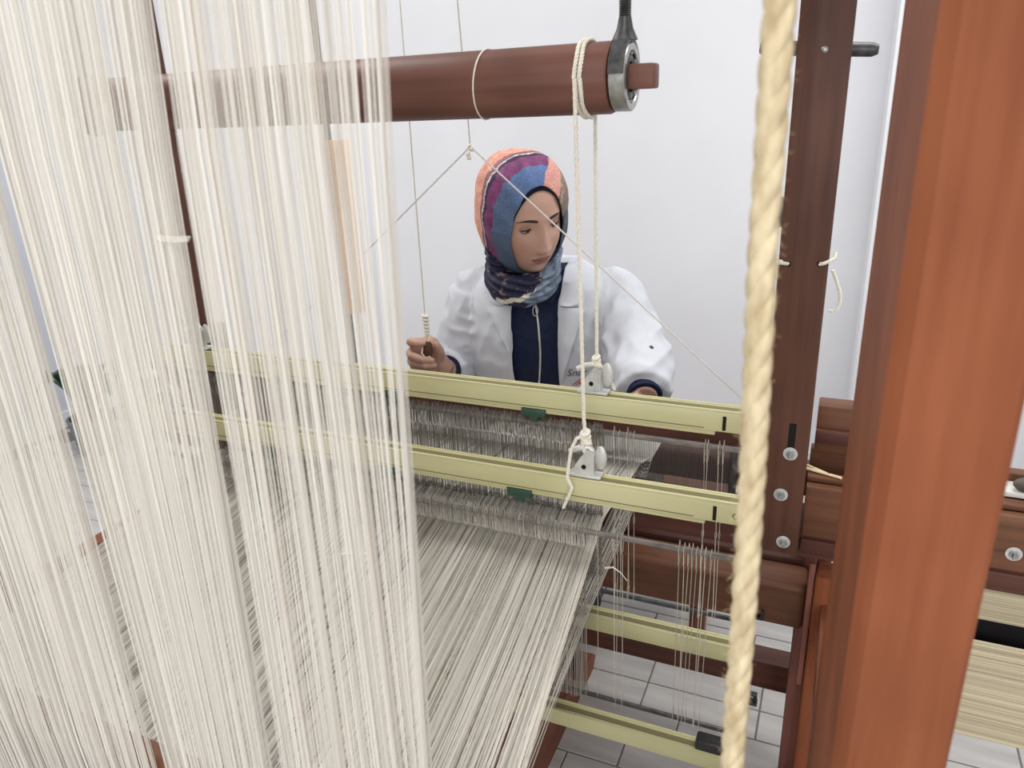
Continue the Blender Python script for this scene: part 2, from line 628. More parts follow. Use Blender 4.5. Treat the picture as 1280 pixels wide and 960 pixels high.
# ------------------------------------------------------------------ the loom frame
YN, YF = 0.93, 1.02          # depth of the near and far harness
def loom_frame():
    t = thing('handloom_frame', (0.05, 0.6, 0), 'red brown stained timber frame of the handloom with wide near upright', 'loom')
    # wide near upright with chamfered corner
    x0, x1, y0, y1 = 0.029, 0.0895, 0.40, 0.78
    c = 0.0085
    prof = [(x0, y0 + c * 0.8), (x0 + c, y0), (x1 - 0.003, y0), (x1, y0 + 0.003), (x1, y1), (x0 + 0.004, y1), (x0, y1 - 0.004)]
    m = MB()
    m.loft([[Vector((px, py, z)) for px, py in prof] for z in (0.0, 0.7, 1.4, 2.1)])
    m.build('upright', 'post', t, smooth=False)
    # the matching upright on the far side of the warp
    m = MB()
    m.loft([[Vector((-1.40 - px, py, z)) for px, py in prof] for z in (0.0, 0.7, 1.4, 2.1)])
    m.build('upright', 'post', t, smooth=False)
    # back beam that carries the warp
    MB().box((-1.429, 0.415, 0.715), (0.029, 0.475, 0.797), 0.012, seg=3).build('back_beam', 'railx', t)
    # top beam and lower beam that the hanging warp runs over
    MB().box((-1.429, 0.44, 2.0), (0.029, 0.52, 2.1), 0.006).build('top_beam', 'railx', t)
    MB().box((-1.429, 0.44, 0.30), (0.029, 0.50, 0.36), 0.006).build('lower_beam', 'railx', t)
    # side rails running in depth
    for xa, xb in ((0.036, 0.075), (-1.475, -1.436)):
        MB().box((xa, 0.78, 0.10), (xb, 1.27, 0.17), 0.004).build('side_rail', 'raily', t)
        MB().box((xa, 0.78, 0.54), (xb, 1.27, 0.60), 0.004).build('side_rail', 'raily', t)
    # short legs with the front cross rails
    for s, xo in ((1, 0.0), (-1, -1.40)):
        X = lambda v: xo + s * v
        MB().box((X(0.022), 1.25, 0.0), (X(0.075), 1.31, 0.655), 0.006, seg=3).build('leg', 'post', t)
        MB().box((X(0.010), 1.26, 0.40), (X(0.021), 1.33, 0.674), 0.003).build('leg_plate', 'leg', t)
        MB().box((X(-0.006), 1.311, 0.0), (X(0.035), 1.39, 0.50), 0.006).build('leg', 'leg', t)
        MB().box((X(-0.004), 1.39, 0.0), (X(0.05), 1.45, 0.72), 0.006).build('leg', 'leg', t)
    # heavy square cross rail below the sley
    m = MB().box((-1.405, 1.30, 0.495), (0.0095, 1.385, 0.590), 0.010, seg=3)
    m.build('cross_rail', 'railx', t)
    MB().box((-1.40, 1.385, 0.575), (0.0, 1.42, 0.60), 0.004).build('cross_rail_lip', 'railx_dark', t)
    MB().box((-1.40, 1.46, 0.195), (0.0, 1.52, 0.270), 0.006).build('foot_rail', 'railx_dark', t)
    # breast beam on the weaver's side
    MB().box((-1.40, 1.42, 0.72), (0.05, 1.47, 0.785), 0.012, seg=3).build('breast_beam', 'railx_dark', t)
    # hook screwed in the cross rail
    m = MB()
    c0 = at(948, 766, 1.297)
    m.box(c0 + Vector((-0.016, -0.008, -0.012)), c0 + Vector((0.010, 0.005, -0.006)), 0.002)
    m.box(c0 + Vector((-0.016, -0.008, -0.012)), c0 + Vector((-0.010, 0.0, 0.008)), 0.002)
    m.box(c0 + Vector((0.004, -0.008, -0.012)), c0 + Vector((0.010, 0.0, 0.010)), 0.002)
    m.build('rail_bracket', 'black', t)
    return t


loom = loom_frame()


def treadles():
    for k, (xa, xb) in enumerate(((-0.60, -0.505), (-0.74, -0.645))):
        t = thing('treadle', (xa, 1.2, 0), ['brown wooden treadle on the floor beneath the warp, nearer the wide upright',
                                           'brown wooden treadle on the floor beneath the warp, farther from the wide upright'][k],
                  'treadle', 'treadles under the loom')
        m = MB()
        prof = [(0.78, 0.16), (1.30, 0.09), (1.62, 0.05), (1.64, 0.03), (1.62, 0.0), (0.78, 0.0)]
        if k == 0:
            prof = [(0.78, 0.20), (1.22, 0.13), (1.45, 0.075), (1.60, 0.05), (1.62, 0.03), (1.60, 0.0), (0.78, 0.0)]
        n = len(prof)
        m.add([Vector((xa, y, z)) for y, z in prof] + [Vector((xb, y, z)) for y, z in prof],
              [tuple(range(n))] + [tuple(range(2 * n - 1, n - 1, -1))] + [(i, n + i, n + (i + 1) % n, (i + 1) % n) for i in range(n)])
        m.build('board', 'raily', t, smooth=False)
        MB().box((xa + 0.02, 1.50, 0.062 if k == 0 else 0.068), (xb - 0.02, 1.56, 0.075), 0.003).build('grip_pad', 'black', t)


treadles()


# ------------------------------------------------------------------ the beater with its swords, reed and shuttle boxes
def beater():
    t = thing('beater', (-0.62, 1.25, 0.72), 'hanging beater with two dark timber swords, reed and long shuttle race', 'beater')
    swords = []
    for xa, xb in ((-0.0835, -0.0125), (-1.36, -1.287)):
        m = MB().box((xa, 1.20, 0.722), (xb, 1.232, 2.08), 0.003)
        s = m.build('sword', 'sword', t)
        swords.append(s)
    s = swords[0]
    for px, py in ((988, 567), (976, 618), (979, 677)):
        p = at(px, py, 1.20)
        bolt(s, p, r=0.0115)
    p = at(990, 545, 1.20)
    MB().box(p + Vector((-0.0055, -0.0008, -0.022)), p + Vector((0.0055, 0.004, 0.022)), 0.0005).build('slot', 'hole', s)
    for px in (985.5, 1024.5):
        p = at(px, 330, 1.20)
        MB().cyl(p + Vector((0, -0.0008, 0)), p + Vector((0, 0.004, 0)), 0.004, n=18).build('hole', 'hole', s)
    p = at(1031, 62, 1.20)
    MB().ball(p, (0.005, 0.003, 0.005)).build('screw', 'steel', s)
    # dark bracket on the inner edge
    p = at(976, 265, 1.215)
    MB().box(p + Vector((-0.006, -0.008, -0.022)), p + Vector((0.007, 0.01, 0.022)), 0.002).build('bracket', 'dark_steel', s)
    # round bar passing behind the sword
    a, b = at(950, 60, 1.245), at(1097, 76, 1.245)
    b.z = a.z - 0.012
    MB().tube([a, a + (b - a) * 0.03, a + (b - a) * 0.95, b], [0.007, 0.0105, 0.0095, 0.006], 20).build('hanger_bar', 'dark_steel', t)
    # reed cap, race board
    MB().box((-1.287, 1.242, 0.888), (-0.0835, 1.285, 0.955), 0.008, seg=3).build('reed_cap', 'railx_dark', t)
    MB().box((-1.63, 1.236, 0.70), (0.62, 1.30, 0.775), 0.004).build('race_board', 'railx_dark', t)
    lines, rads, tn = [], [], []
    x = -1.22
    while x < -0.14:
        lines.append([(x, 1.262, 0.77), (x, 1.262, 0.892)])
        rads.append(0.00055)
        tn.append((1, 1, 1))
        x += 0.0023
    r = link('reed_wires', thread_mesh(lines, rads, tn, 4), 'reed_wire', t, True, None)
    r['kind'] = 'stuff'
    MB().box((-0.14, 1.255, 0.77), (-0.128, 1.27, 0.892), 0.001).build('reed_end', 'dark_steel', t)
    MB().box((-1.232, 1.255, 0.77), (-1.22, 1.27, 0.892), 0.001).build('reed_end', 'dark_steel', t)
    # right shuttle box
    for s_, xo in ((1, 0.0), (-1, -1.37)):
        X = lambda v: xo + s_ * v

        def bx(nm, a, b, mat, bev=0.003, par=None):
            return MB().box((X(a[0]), a[1], a[2]), (X(b[0]), b[1], b[2]), bev).build(nm, mat, par or t)
        hi = 0.0 if s_ == 1 else 0.035
        E_ = 0.60 if s_ == 1 else 0.27
        f = bx('shuttle_box', (-0.010, 1.232, 0.745), (E_, 1.252, 0.842), 'railx', 0.003)
        bx('shuttle_box_strip', (-0.010, 1.228, 0.715), (E_, 1.250, 0.741), 'railx_dark', 0.003, f)
        bx('shuttle_box_floor', (-0.010, 1.252, 0.775), (E_, 1.34, 0.80), 'railx', 0.002, f)
        bx('shuttle_box_ledge', (-0.010, 1.252, 0.842), (E_, 1.275, 0.852), 'railx', 0.002, f)
        bx('shuttle_box_back', (-0.010, 1.32, 0.80), (E_, 1.345, 0.875), 'railx', 0.003, f)
        bx('shuttle_box_block', (-0.005, 1.30, 0.875), (0.092, 1.345, 0.965 + hi), 'railx', 0.003, f)
        bx('shuttle_box_ledge', (-0.005, 1.285, 0.90), (0.092, 1.30, 0.925), 'railx_dark', 0.003, f)
        bx('lining_plate', (0.20, 1.276, 0.853), (E_, 1.318, 0.862), 'white_plate', 0.001, f)
        if s_ == 1:
            pk = at(1279, 606, 1.285)
            MB().ball(pk + Vector((0.012, 0, 0.0)), (0.026, 0.014, 0.013)).build('picker', 'leather', f)
            bolt(f, at(1267, 692, 1.232), r=0.012)
        else:
            bolt(f, (X(0.20), 1.232, 0.78), r=0.012)
    return t


beater()


def sticks():
    for k, (a, b) in enumerate((((1008, 568), (1052, 598)), ((1009, 577), (1037, 596)))):
        p, q = at(*a, 1.262), at(*b, 1.262)
        p.z = q.z = 0.8555
        p.y, q.y = 1.275 + 0.012 * k, 1.254 + 0.006 * k
        m = MB().cyl(p, q, 0.0026, n=10, bev=0.0006)
        tag(m.build('wooden_stick', 'pale_stick'), ['long pale thin stick lying on the shuttle box ledge behind the sword',
                                                    'short pale thin stick lying on the shuttle box ledge behind the sword'][k], 'stick')


sticks()


def sword_strings():
    t = thing('sword_string', at(1005, 330, 1.2), 'white string threaded through two holes of the dark sword with hanging loop', 'string')
    h1, h2 = at(985.5, 330, 1.198), at(1024.5, 330, 1.198)
    MB().rope([h1, h1 + Vector((-0.008, -0.006, 0.002)), at(976, 326, 1.192), at(972, 332, 1.21)], 0.0028, 2, 0.008, 5).build('string_end', 'cord', t)
    MB().rope([h2, h2 + Vector((0.006, -0.005, 0.002)), at(1038, 326, 1.194), at(1044, 323, 1.203), at(1045, 316, 1.22)], 0.0028, 2, 0.008, 5).build('string_end', 'cord', t)
    pts = [at(x, y, 1.235) for x, y in ((1041, 338), (1046, 352), (1050, 366), (1050, 378), (1046, 387), (1040, 389), (1036, 388))]
    MB().rope(pts, 0.0028, 2, 0.008, 5).build('string_loop', 'cord', t)


sword_strings()


# ------------------------------------------------------------------ overhead roller
BZ, BY, BR = 1.497, 0.975, 0.0425
def roller():
    t = thing('heddle_roller', (-0.76, BY, BZ), 'thick round brown wooden roller hung level above the harness bars', 'roller')
    m = MB()
    xs = [(-1.247, 0.022), (-1.243, 0.034), (-1.225, BR - 0.002), (-1.20, BR - 0.001), (-0.90, BR), (-0.5, BR), (-0.283, BR), (-0.279, BR - 0.002), (-0.2785, BR - 0.006)]
    rings = []
    for x, r in xs:
        rings.append([Vector((x, BY + r * math.cos(2 * math.pi * k / 48), BZ + r * math.sin(2 * math.pi * k / 48))) for k in range(48)])
    m.loft(rings)
    body = m.build('roller_body', 'roller', t)
    MB().box((-0.279, BY - 0.0145, BZ - 0.0145), (-0.226, BY + 0.0145, BZ + 0.0145), 0.003).build('square_peg', 'roller', t)
    # bearing and eye bolt
    b = thing('bearing_hanger', (-0.266, BY, BZ), 'dark steel eye bolt with ball bearing holding the roller end', 'bearing')
    m = MB()
    rings = []
    for x, ro in ((-0.277, 0.030), (-0.277, 0.0385), (-0.2755, 0.040), (-0.2575, 0.040), (-0.256, 0.0385), (-0.256, 0.031), (-0.258, 0.030)):
        rings.append([Vector((x, BY + ro * math.cos(2 * math.pi * k / 48), BZ + ro * math.sin(2 * math.pi * k / 48))) for k in range(48)])
    m.loft(rings, False)
    m.build('bearing_ring', 'steel', b)
    MB().torus((-0.262, BY, BZ), (1, 0, 0), 0.0215, 0.0052, 36, 8).build('inner_race', 'dark_steel', b)
    for k in range(9):
        a = 2 * math.pi * k / 9
        MB().ball((-0.2605, BY + 0.028 * math.cos(a), BZ + 0.028 * math.sin(a)), 0.0036, n=10, m=6).build('ball', 'steel', b)
    # forged upper half of the eye
    m = MB()
    rings = []
    for i in range(25):
        a = math.radians(5 + 170 * i / 24)
        ro = 0.046 - 0.003 * abs(math.cos(a))
        dy, dz = math.cos(a), math.sin(a)
        rings.append([Vector((x, BY + dy * r_, BZ + dz * r_)) for x, r_ in ((-0.276, 0.0402), (-0.276, ro), (-0.257, ro), (-0.257, 0.0402))])
    m.loft(rings)
    m.build('eye', 'dark_steel', b)
    m = MB()
    m.tube([(-0.2665, BY, BZ + 0.042), (-0.2665, BY, BZ + 0.055), (-0.2665, BY, BZ + 0.068)], [0.016, 0.010, 0.0075], 18)
    m.build('shank', 'dark_steel', b)
    m = MB()
    pts, rr, z, k = [], [], BZ + 0.066, 0
    while z < 2.0:
        pts.append((-0.2665, BY, z))
        rr.append(0.0078 if k % 2 else 0.0066)
        z += 0.00125
        k += 1
    m.tube(pts, rr, 16)
    m.build('threaded_rod', 'dark_steel', b)
    # hidden twin hanger on the far end
    b2 = thing('bearing_hanger', (-1.20, BY, BZ + 0.05), 'dark steel hook rod holding the far roller end behind the hanging warp', 'bearing')
    m = MB().cyl((-1.2, BY, BZ + BR), (-1.2, BY, 2.0), 0.006, n=12)
    m.build('hanger_rod', 'dark_steel', b2)
    MB().torus((-1.2, BY, BZ), (1, 0, 0), BR + 0.004, 0.004).build('eye', 'dark_steel', b2)


roller()


# ------------------------------------------------------------------ harness shafts
def clamp(parent, x, y, z):
    """cast cord clamp on top of a bar: foot, cheek with hole, lever"""
    m = MB().box((x - 0.024, y - 0.010, z), (x + 0.024, y + 0.010, z + 0.005), 0.0015)
    foot = m.build('cord_clamp', 'zinc', parent)
    m = MB()
    pr = [(-0.016, 0.004), (0.013, 0.004), (0.013, 0.036), (0.004, 0.044), (-0.004, 0.034), (-0.015, 0.018)]
    n = len(pr)
    m.add([Vector((x + a, y - 0.006, z + b)) for a, b in pr] + [Vector((x + a, y + 0.006, z + b)) for a, b in pr],
          [tuple(range(n)), tuple(range(2 * n - 1, n - 1, -1))] + [(i, n + i, n + (i + 1) % n, (i + 1) % n) for i in range(n)])
    m.build('cheek', 'zinc', foot, smooth=False)
    MB().cyl((x - 0.002, y - 0.0068, z + 0.016), (x - 0.002, y - 0.005, z + 0.016), 0.0036, n=16).build('rivet_hole', 'hole', foot)
    m = MB().ball((x + 0.021, y + 0.002, z + 0.030), (0.009, 0.003, 0.019))
    m.build('lever', 'zinc', foot)
    m = MB().tube([(x - 0.024, y - 0.004, z + 0.037), (x - 0.010, y - 0.004, z + 0.044), (x + 0.004, y, z + 0.046), (x + 0.010, y, z + 0.040)], [0.004, 0.0045, 0.005, 0.004], 8)
    m.build('jaw', 'zinc', foot)
    return foot


def shaft(name, label, Y, zt, zr, zlr, zlb, xl, xr, clips, cx, loops):
    t = thing(name, ((xl + xr) / 2, Y, zlb), label, 'heddle shaft', 'harness shafts of the loom')
    for nm, z0 in (('top_bar', zt - 0.032), ('bottom_bar', zlb - 0.03)):
        h = 0.032 if nm == 'top_bar' else 0.03
        b = MB().box((xl, Y - 0.013, z0), (xr, Y + 0.013, z0 + h), 0.002).build(nm, 'bar', t)
        # shallow groove along the top and the lower flange
        MB().box((xl + 0.002, Y - 0.006, z0 + h - 0.0005), (xr - 0.002, Y + 0.004, z0 + h + 0.0006), 0).build('groove', 'bar_slot', b, smooth=False)
        MB().box((xl, Y - 0.0135, z0 + h - 0.002), (xr, Y - 0.010, z0 + h + 0.0018), 0.001).build('rim', 'bar', b)
        MB().box((xl, Y + 0.010, z0 + h - 0.002), (xr, Y + 0.0135, z0 + h + 0.0018), 0.001).build('rim', 'bar', b)
        if nm == 'top_bar':
            MB().box((xl + 0.03, Y - 0.0085, z0 - 0.008), (xr - 0.055, Y + 0.006, z0 + 0.001), 0.0015).build('flange', 'bar', b)
            MB().box((xl + 0.002, Y - 0.0133, z0 + 0.0035), (xr - 0.07, Y - 0.0128, z0 + 0.005), 0).build('seam', 'bar_slot', b, smooth=False)
    # end slot and hole, dark end fitting below
    p = Vector((xr - 0.042, Y - 0.0132, zt - 0.018))
    MB().box(p + Vector((-0.0025, -0.0006, -0.011)), p + Vector((0.0025, 0.001, 0.011)), 0.0005).build('end_slot', 'hole', t)
    p = Vector((xr - 0.014, Y - 0.0132, zt - 0.018))
    MB().torus(p, (0, 1, 0), 0.004, 0.0012, 20, 6).build('end_hole', 'bar_slot', t)
    if Y < 1.0:
        MB().box((xr - 0.05, Y - 0.012, zlb), (xr - 0.008, Y + 0.012, zlb + 0.018), 0.003).build('end_fitting', 'black', t)
    # heddle rods
    MB().box((xl + 0.03, Y - 0.0018, zr - 0.0045), (xr - 0.005, Y + 0.0018, zr + 0.0045), 0.0012).build('heddle_rod', 'rod_grey', t)
    MB().box((xl + 0.03, Y - 0.002, zlr - 0.004), (xr - 0.005, Y + 0.002, zlr + 0.004), 0.0012).build('heddle_rod', 'dark_steel', t)
    for x in clips:
        c = MB().box((x - 0.020, Y - 0.0145, zt - 0.046), (x + 0.020, Y + 0.008, zt - 0.032), 0.0015).build('rod_clip', 'green_clip', t)
        MB().box((x - 0.006, Y - 0.0105, zt - 0.056), (x + 0.006, Y - 0.002, zt - 0.045), 0.002).build('hook', 'green_clip', c)
    clamp(t, cx, Y, zt + 0.0018)
    clamp(t, -1.11, Y, zt + 0.0018)

    # heddles: dense ones (joined) and the few loose ones at the end
    def heddle(x, jit=0.0):
        a = zr + 0.010 + rnd.uniform(-0.003, 0.006)
        zm = (zr + zlr) / 2
        x2 = x + rnd.uniform(-jit, jit)
        xm = (x + x2) / 2
        y = Y + rnd.uniform(-0.003, 0.003)
        out = [[(x, y - 0.0035, zr - 0.026), (x - 0.0008, y - 0.004, zr), (x, y, a), (x + 0.0008, y + 0.004, zr), (x, y + 0.0035, zr - 0.026)],
               [(x, y - 0.0035, zr - 0.026), (x, y, zr - 0.030), (xm, y, zm + 0.008), (xm - 0.0012, y, zm), (xm, y, zm - 0.008), (x2, y, zlr + 0.022), (x2, y - 0.003, zlr + 0.016), (x2, y - 0.0035, zlr - 0.008)],
               [(xm, y, zm + 0.008), (xm + 0.0012, y, zm), (xm, y, zm - 0.008)],
               [(x2, y, zlr + 0.022), (x2, y + 0.003, zlr + 0.016), (x2, y + 0.0035, zlr - 0.008)]]
        return out
    lines, rads, tn = [], [], []
    n = 900
    for i in range(n):
        x = -1.105 + 0.80 * (i + rnd.uniform(-0.45, 0.45)) / n
        if Y > 1.0:
            x -= 0.0
        for l in heddle(x, 0.004):
            lines.append(l)
            rads.append(0.00042)
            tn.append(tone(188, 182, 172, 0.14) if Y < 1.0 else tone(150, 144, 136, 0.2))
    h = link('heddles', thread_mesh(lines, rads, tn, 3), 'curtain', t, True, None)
    h['kind'] = 'stuff'
    for x in loops:
        ls = heddle(x, 0.006)
        link('heddle', thread_mesh(ls, [0.00055] * 4, [tone(196, 190, 176, 0.08)] * 4, 4), 'curtain', t, True, None)
    return t


clN = [at(653, 622, YN).x, at(653, 622, YN).x - 0.235, at(653, 622, YN).x - 0.47]
clF = [at(670, 512, YF).x, at(497, 490, YF).x, at(497, 490, YF).x - 0.24]
loopsN = [-0.287, -0.262, -0.255, -0.249, -0.165, -0.158, -0.152, -0.146, -0.140, -0.134, -0.128, -0.120]
loopsF = [-0.288, -0.279, -0.267, -0.262, -0.257, -0.150, -0.146, -0.130, -0.124]
shaft('heddle_shaft', 'pale olive painted harness shaft with green clips, lower and nearer the hanging warp', YN, 0.960, 0.868, 0.562, 0.520, -1.21, -0.076, clN, at(733, 600, YN).x, loopsN)
shaft('heddle_shaft', 'pale olive painted harness shaft with green clips, raised and nearer the weaver', YF, 1.054, 0.992, 0.700, 0.655, -1.21, -0.082, clF, at(742, 480, YF).x, loopsF)


# ------------------------------------------------------------------ lift cords
def knot(m, p, r):
    p = Vector(p)
    for k in range(4):
        a = k * 1.3
        m.torus(p + Vector((0.001 * math.cos(a), 0.001 * math.sin(a), (k - 1.5) * r * 0.9)), (math.sin(a) * 0.5, math.cos(a) * 0.5, 1), r * 0.9, r * 0.55, 18, 7)


def lift_cords():
    xs = at(733, 600, YN).x
    t = thing('lift_cord', (xs, YN, 0.99), 'white cord wrapped on the roller and knotted to the clamp of the nearer shaft', 'cord')
    top = Vector((at(719, 100, BY - BR).x, BY - BR - 0.003, BZ))
    m = MB().rope([top, Vector((xs - 0.003, YN - 0.001, 1.05)), Vector((xs, YN, 1.012))], 0.0028, 3, 0.014, 5)
    m.build('cord_length', 'cord', t)
    m = MB()
    knot(m, (xs, YN - 0.002, 1.022), 0.006)
    m.tube([(xs, YN - 0.003, 1.03), (xs - 0.004, YN - 0.004, 1.01), (xs + 0.002, YN, 0.995), (xs + 0.001, YN, 0.985)], 0.0042, 8)
    m.build('knot', 'cord', t)
    pts = [Vector((xs - 0.002, YN - 0.004, 1.028)), Vector((xs - 0.012, YN - 0.008, 1.022)), Vector((xs - 0.019, YN - 0.012, 1.005)), Vector((xs - 0.021, YN - 0.016, 0.985)), Vector((xs - 0.022, YN - 0.021, 0.965)), at(715, 610, YN - 0.024), at(704, 635, YN - 0.020)]
    MB().rope(pts, 0.0027, 3, 0.014, 5).build('loose_end', 'cord', t)
    # wraps around the roller
    m = MB()
    for k in range(2):
        pts = []
        for i in range(37):
            a = 2 * math.pi * i / 36 + math.pi
            pts.append(Vector((top.x + 0.0065 * k + 0.0008 * math.sin(i), BY + (BR + 0.0028) * math.cos(a), BZ + (BR + 0.0028) * math.sin(a))))
        m.rope(pts, 0.0029, 3, 0.014, 5)
    m.build('wrap', 'cord', t)
    t2 = thing('lift_cord', (at(745, 450, YF).x, YF, 1.06), 'white cord hanging behind the roller and knotted to the clamp of the raised shaft', 'cord')
    p0 = Vector((at(743, 140, BY + BR).x, BY + BR + 0.003, BZ))
    p1 = at(746, 452, YF)
    MB().rope([p0, p1], 0.0028, 3, 0.014, 5).build('cord_length', 'cord', t2)
    m = MB()
    knot(m, p1, 0.005)
    m.build('knot', 'cord', t2)
    pts = [p1, at(757, 464, YF + 0.006), at(764, 478, YF + 0.012), at(768, 487, YF + 0.016)]
    MB().rope(pts, 0.0026, 3, 0.012, 5).build('loose_end', 'cord', t2)
    # the pair on the far end of the roller
    for k, (y, zz) in enumerate(((YN, 0.98), (YF, 1.075))):
        sgn = -1 if k == 0 else 1
        t3 = thing('lift_cord', (-1.11, y, zz), ['white cord to the far end of the nearer shaft, behind the hanging warp',
                                                'white cord to the far end of the raised shaft, behind the hanging warp'][k], 'cord')
        MB().rope([(-1.115, BY + sgn * (BR + 0.003), BZ), (-1.11, y, zz)], 0.0028, 3, 0.014, 5).build('cord_length', 'cord', t3)
        m = MB()
        knot(m, (-1.11, y, zz + 0.012), 0.006)
        m.build('knot', 'cord', t3)
    # thin thread looped over the roller
    x = at(592, 110, BY - BR).x
    pts = []
    for i in range(37):
        a = 2 * math.pi * i / 36
        pts.append(Vector((x + 0.004 * math.sin(a), BY + (BR + 0.0012) * math.cos(a), BZ + (BR + 0.0012) * math.sin(a))))
    tag(MB().tube(pts, 0.0011, 6).build('thread_loop', 'cord'), 'thin pale thread looped once around the overhead roller', 'thread')


lift_cords()


def picker_cords():
    Y = 1.20
    kx = at(588, 183, Y)
    t = thing('picker_cord', kx, 'thin cord hanging from above and forking in an inverted V before the weaver', 'cord')
    topc = at(572, 0, Y)
    up_end = topc + (topc - kx).normalized() * 0.35
    MB().rope([kx, up_end], 0.0016, 2, 0.008, 5).build('hanging_cord', 'thin_cord', t)
    L = at(400, 372, Y)
    L2 = kx + (L - kx) * 1.42
    MB().rope([kx, L2], 0.0016, 2, 0.008, 5).build('cord_arm', 'thin_cord', t)
    Rr = at(932, 502, Y - 0.01)
    R2 = kx + (Rr - kx) * 1.06
    MB().rope([kx, R2], 0.0016, 2, 0.008, 5).build('cord_arm', 'thin_cord', t)
    m = MB()
    knot(m, kx + Vector((0, 0, -0.002)), 0.003)
    knot(m, kx + Vector((-0.004, -0.001, -0.016)), 0.0028)
    m.build('knot', 'cord', t)


picker_cords()


def treadle_cords():
    for k, (x, y, z, tx, ty, tz) in enumerate(((-0.53, YN, 0.49, -0.545, 0.94, 0.176), (-0.69, YF, 0.625, -0.69, 1.02, 0.128))):
        t = thing('tie_up_cord', (tx, ty, tz), ['white cord tied from the lowered shaft to its treadle', 'white cord tied from the raised shaft to its treadle'][k], 'cord')
        p = Vector((x, y, z))
        MB().rope([p + Vector((0, 0, -0.004)), p + Vector((-0.004, 0, -0.03)), Vector((tx, ty, tz))], 0.0022, 3, 0.012, 5).build('cord_length', 'cord', t)
        m = MB()
        knot(m, p + Vector((-0.001, 0, -0.012)), 0.005)
        m.build('knot', 'cord', t)


treadle_cords()


# ------------------------------------------------------------------ warp
def hanging_warp():
    # strips: x range at the top (z 1.53) and at the bottom (z 0.9)
    strips = [(-0.2925, -0.2540, -0.2925, -0.2745, 'narrow outer strip of cream warp yarn hanging beside a thin gap'),
              (-0.4170, -0.3020, -0.4345, -0.3020, 'hanging strip of cream warp yarn between the wide gap and the thin gap'),
              (-0.6065, -0.4365, -0.6020, -0.4580, 'broad hanging strip of cream warp yarn between the two wide gaps'),
              (-1.05, -0.6290, -1.05, -0.6320, 'widest hanging strip of cream warp yarn farthest from the overhead roller bearing')]
    for si, (a0, a1, b0, b1, lab) in enumerate(strips):
        w = a1 - a0
        n = int(w * (2450 if si else 1700))
        lines, rads, tn = [], [], []
        # denser and looser bundles across the strip
        cl = [(rnd.random(), rnd.uniform(0.004, 0.02) / w, rnd.uniform(0.5, 1.5)) for _ in range(int(w * 90) + 2)]
        for i in range(n):
            if rnd.random() < 0.25:
                c = rnd.choice(cl)
                s = c[0] + rnd.gauss(0, c[1] * 0.35)
            else:
                s = rnd.random()
            s = min(1, max(0, s))
            if i < 14:
                s = rnd.random() * 0.012 / w * 0.2
            elif i < 30:
                s = 1 - rnd.random() * 0.012 / w * 0.25
            s2 = min(1, max(0, s + rnd.gauss(0, 0.006)))
            y = 0.405 + rnd.uniform(-0.006, 0.006)
            xa, xb = a0 + w * s, b0 + (b1 - b0) * s2
            sl = (xb - xa) / 0.63
            f = lambda z: xa + (1.53 - z) * sl
            wob = rnd.uniform(-0.0012, 0.0012)
            lines.append([(f(2.03), y + 0.02, 2.03), (f(1.45) + wob, y, 1.45), (f(1.1) - wob, y, 1.1), (f(0.8), y, 0.8), (f(0.8), y + 0.02, 0.33)])
            rads.append(rnd.uniform(0.00024, 0.00036))
            g = rnd.random()
            tn.append(tone(250, 247, 241, 0.02) if g < 0.85 else (tone(236, 229, 219, 0.04) if g < 0.95 else tone(246, 244, 238, 0.02)))
        o = link('hanging_warp', thread_mesh(lines, rads, tn, 4), 'hang_yarn', None, True, None)
        tag(o, lab, 'warp yarn', 'strips of the hanging warp', 'stuff')


hanging_warp()


def tie():
    m = MB()
    for k in range(3):
        a, b = at(194 + 2 * k, 294 + 3 * k, 0.398), at(238 - k, 296 + 2.5 * k, 0.398)
        m.tube([a, a.lerp(b, 0.5) + Vector((0, -0.001, -0.0008)), b], 0.00035, 5)
    tag(m.build('tie_thread', 'cord'), 'thin white tie thread spanning the wide gap beside the broad warp strip', 'thread')


tie()


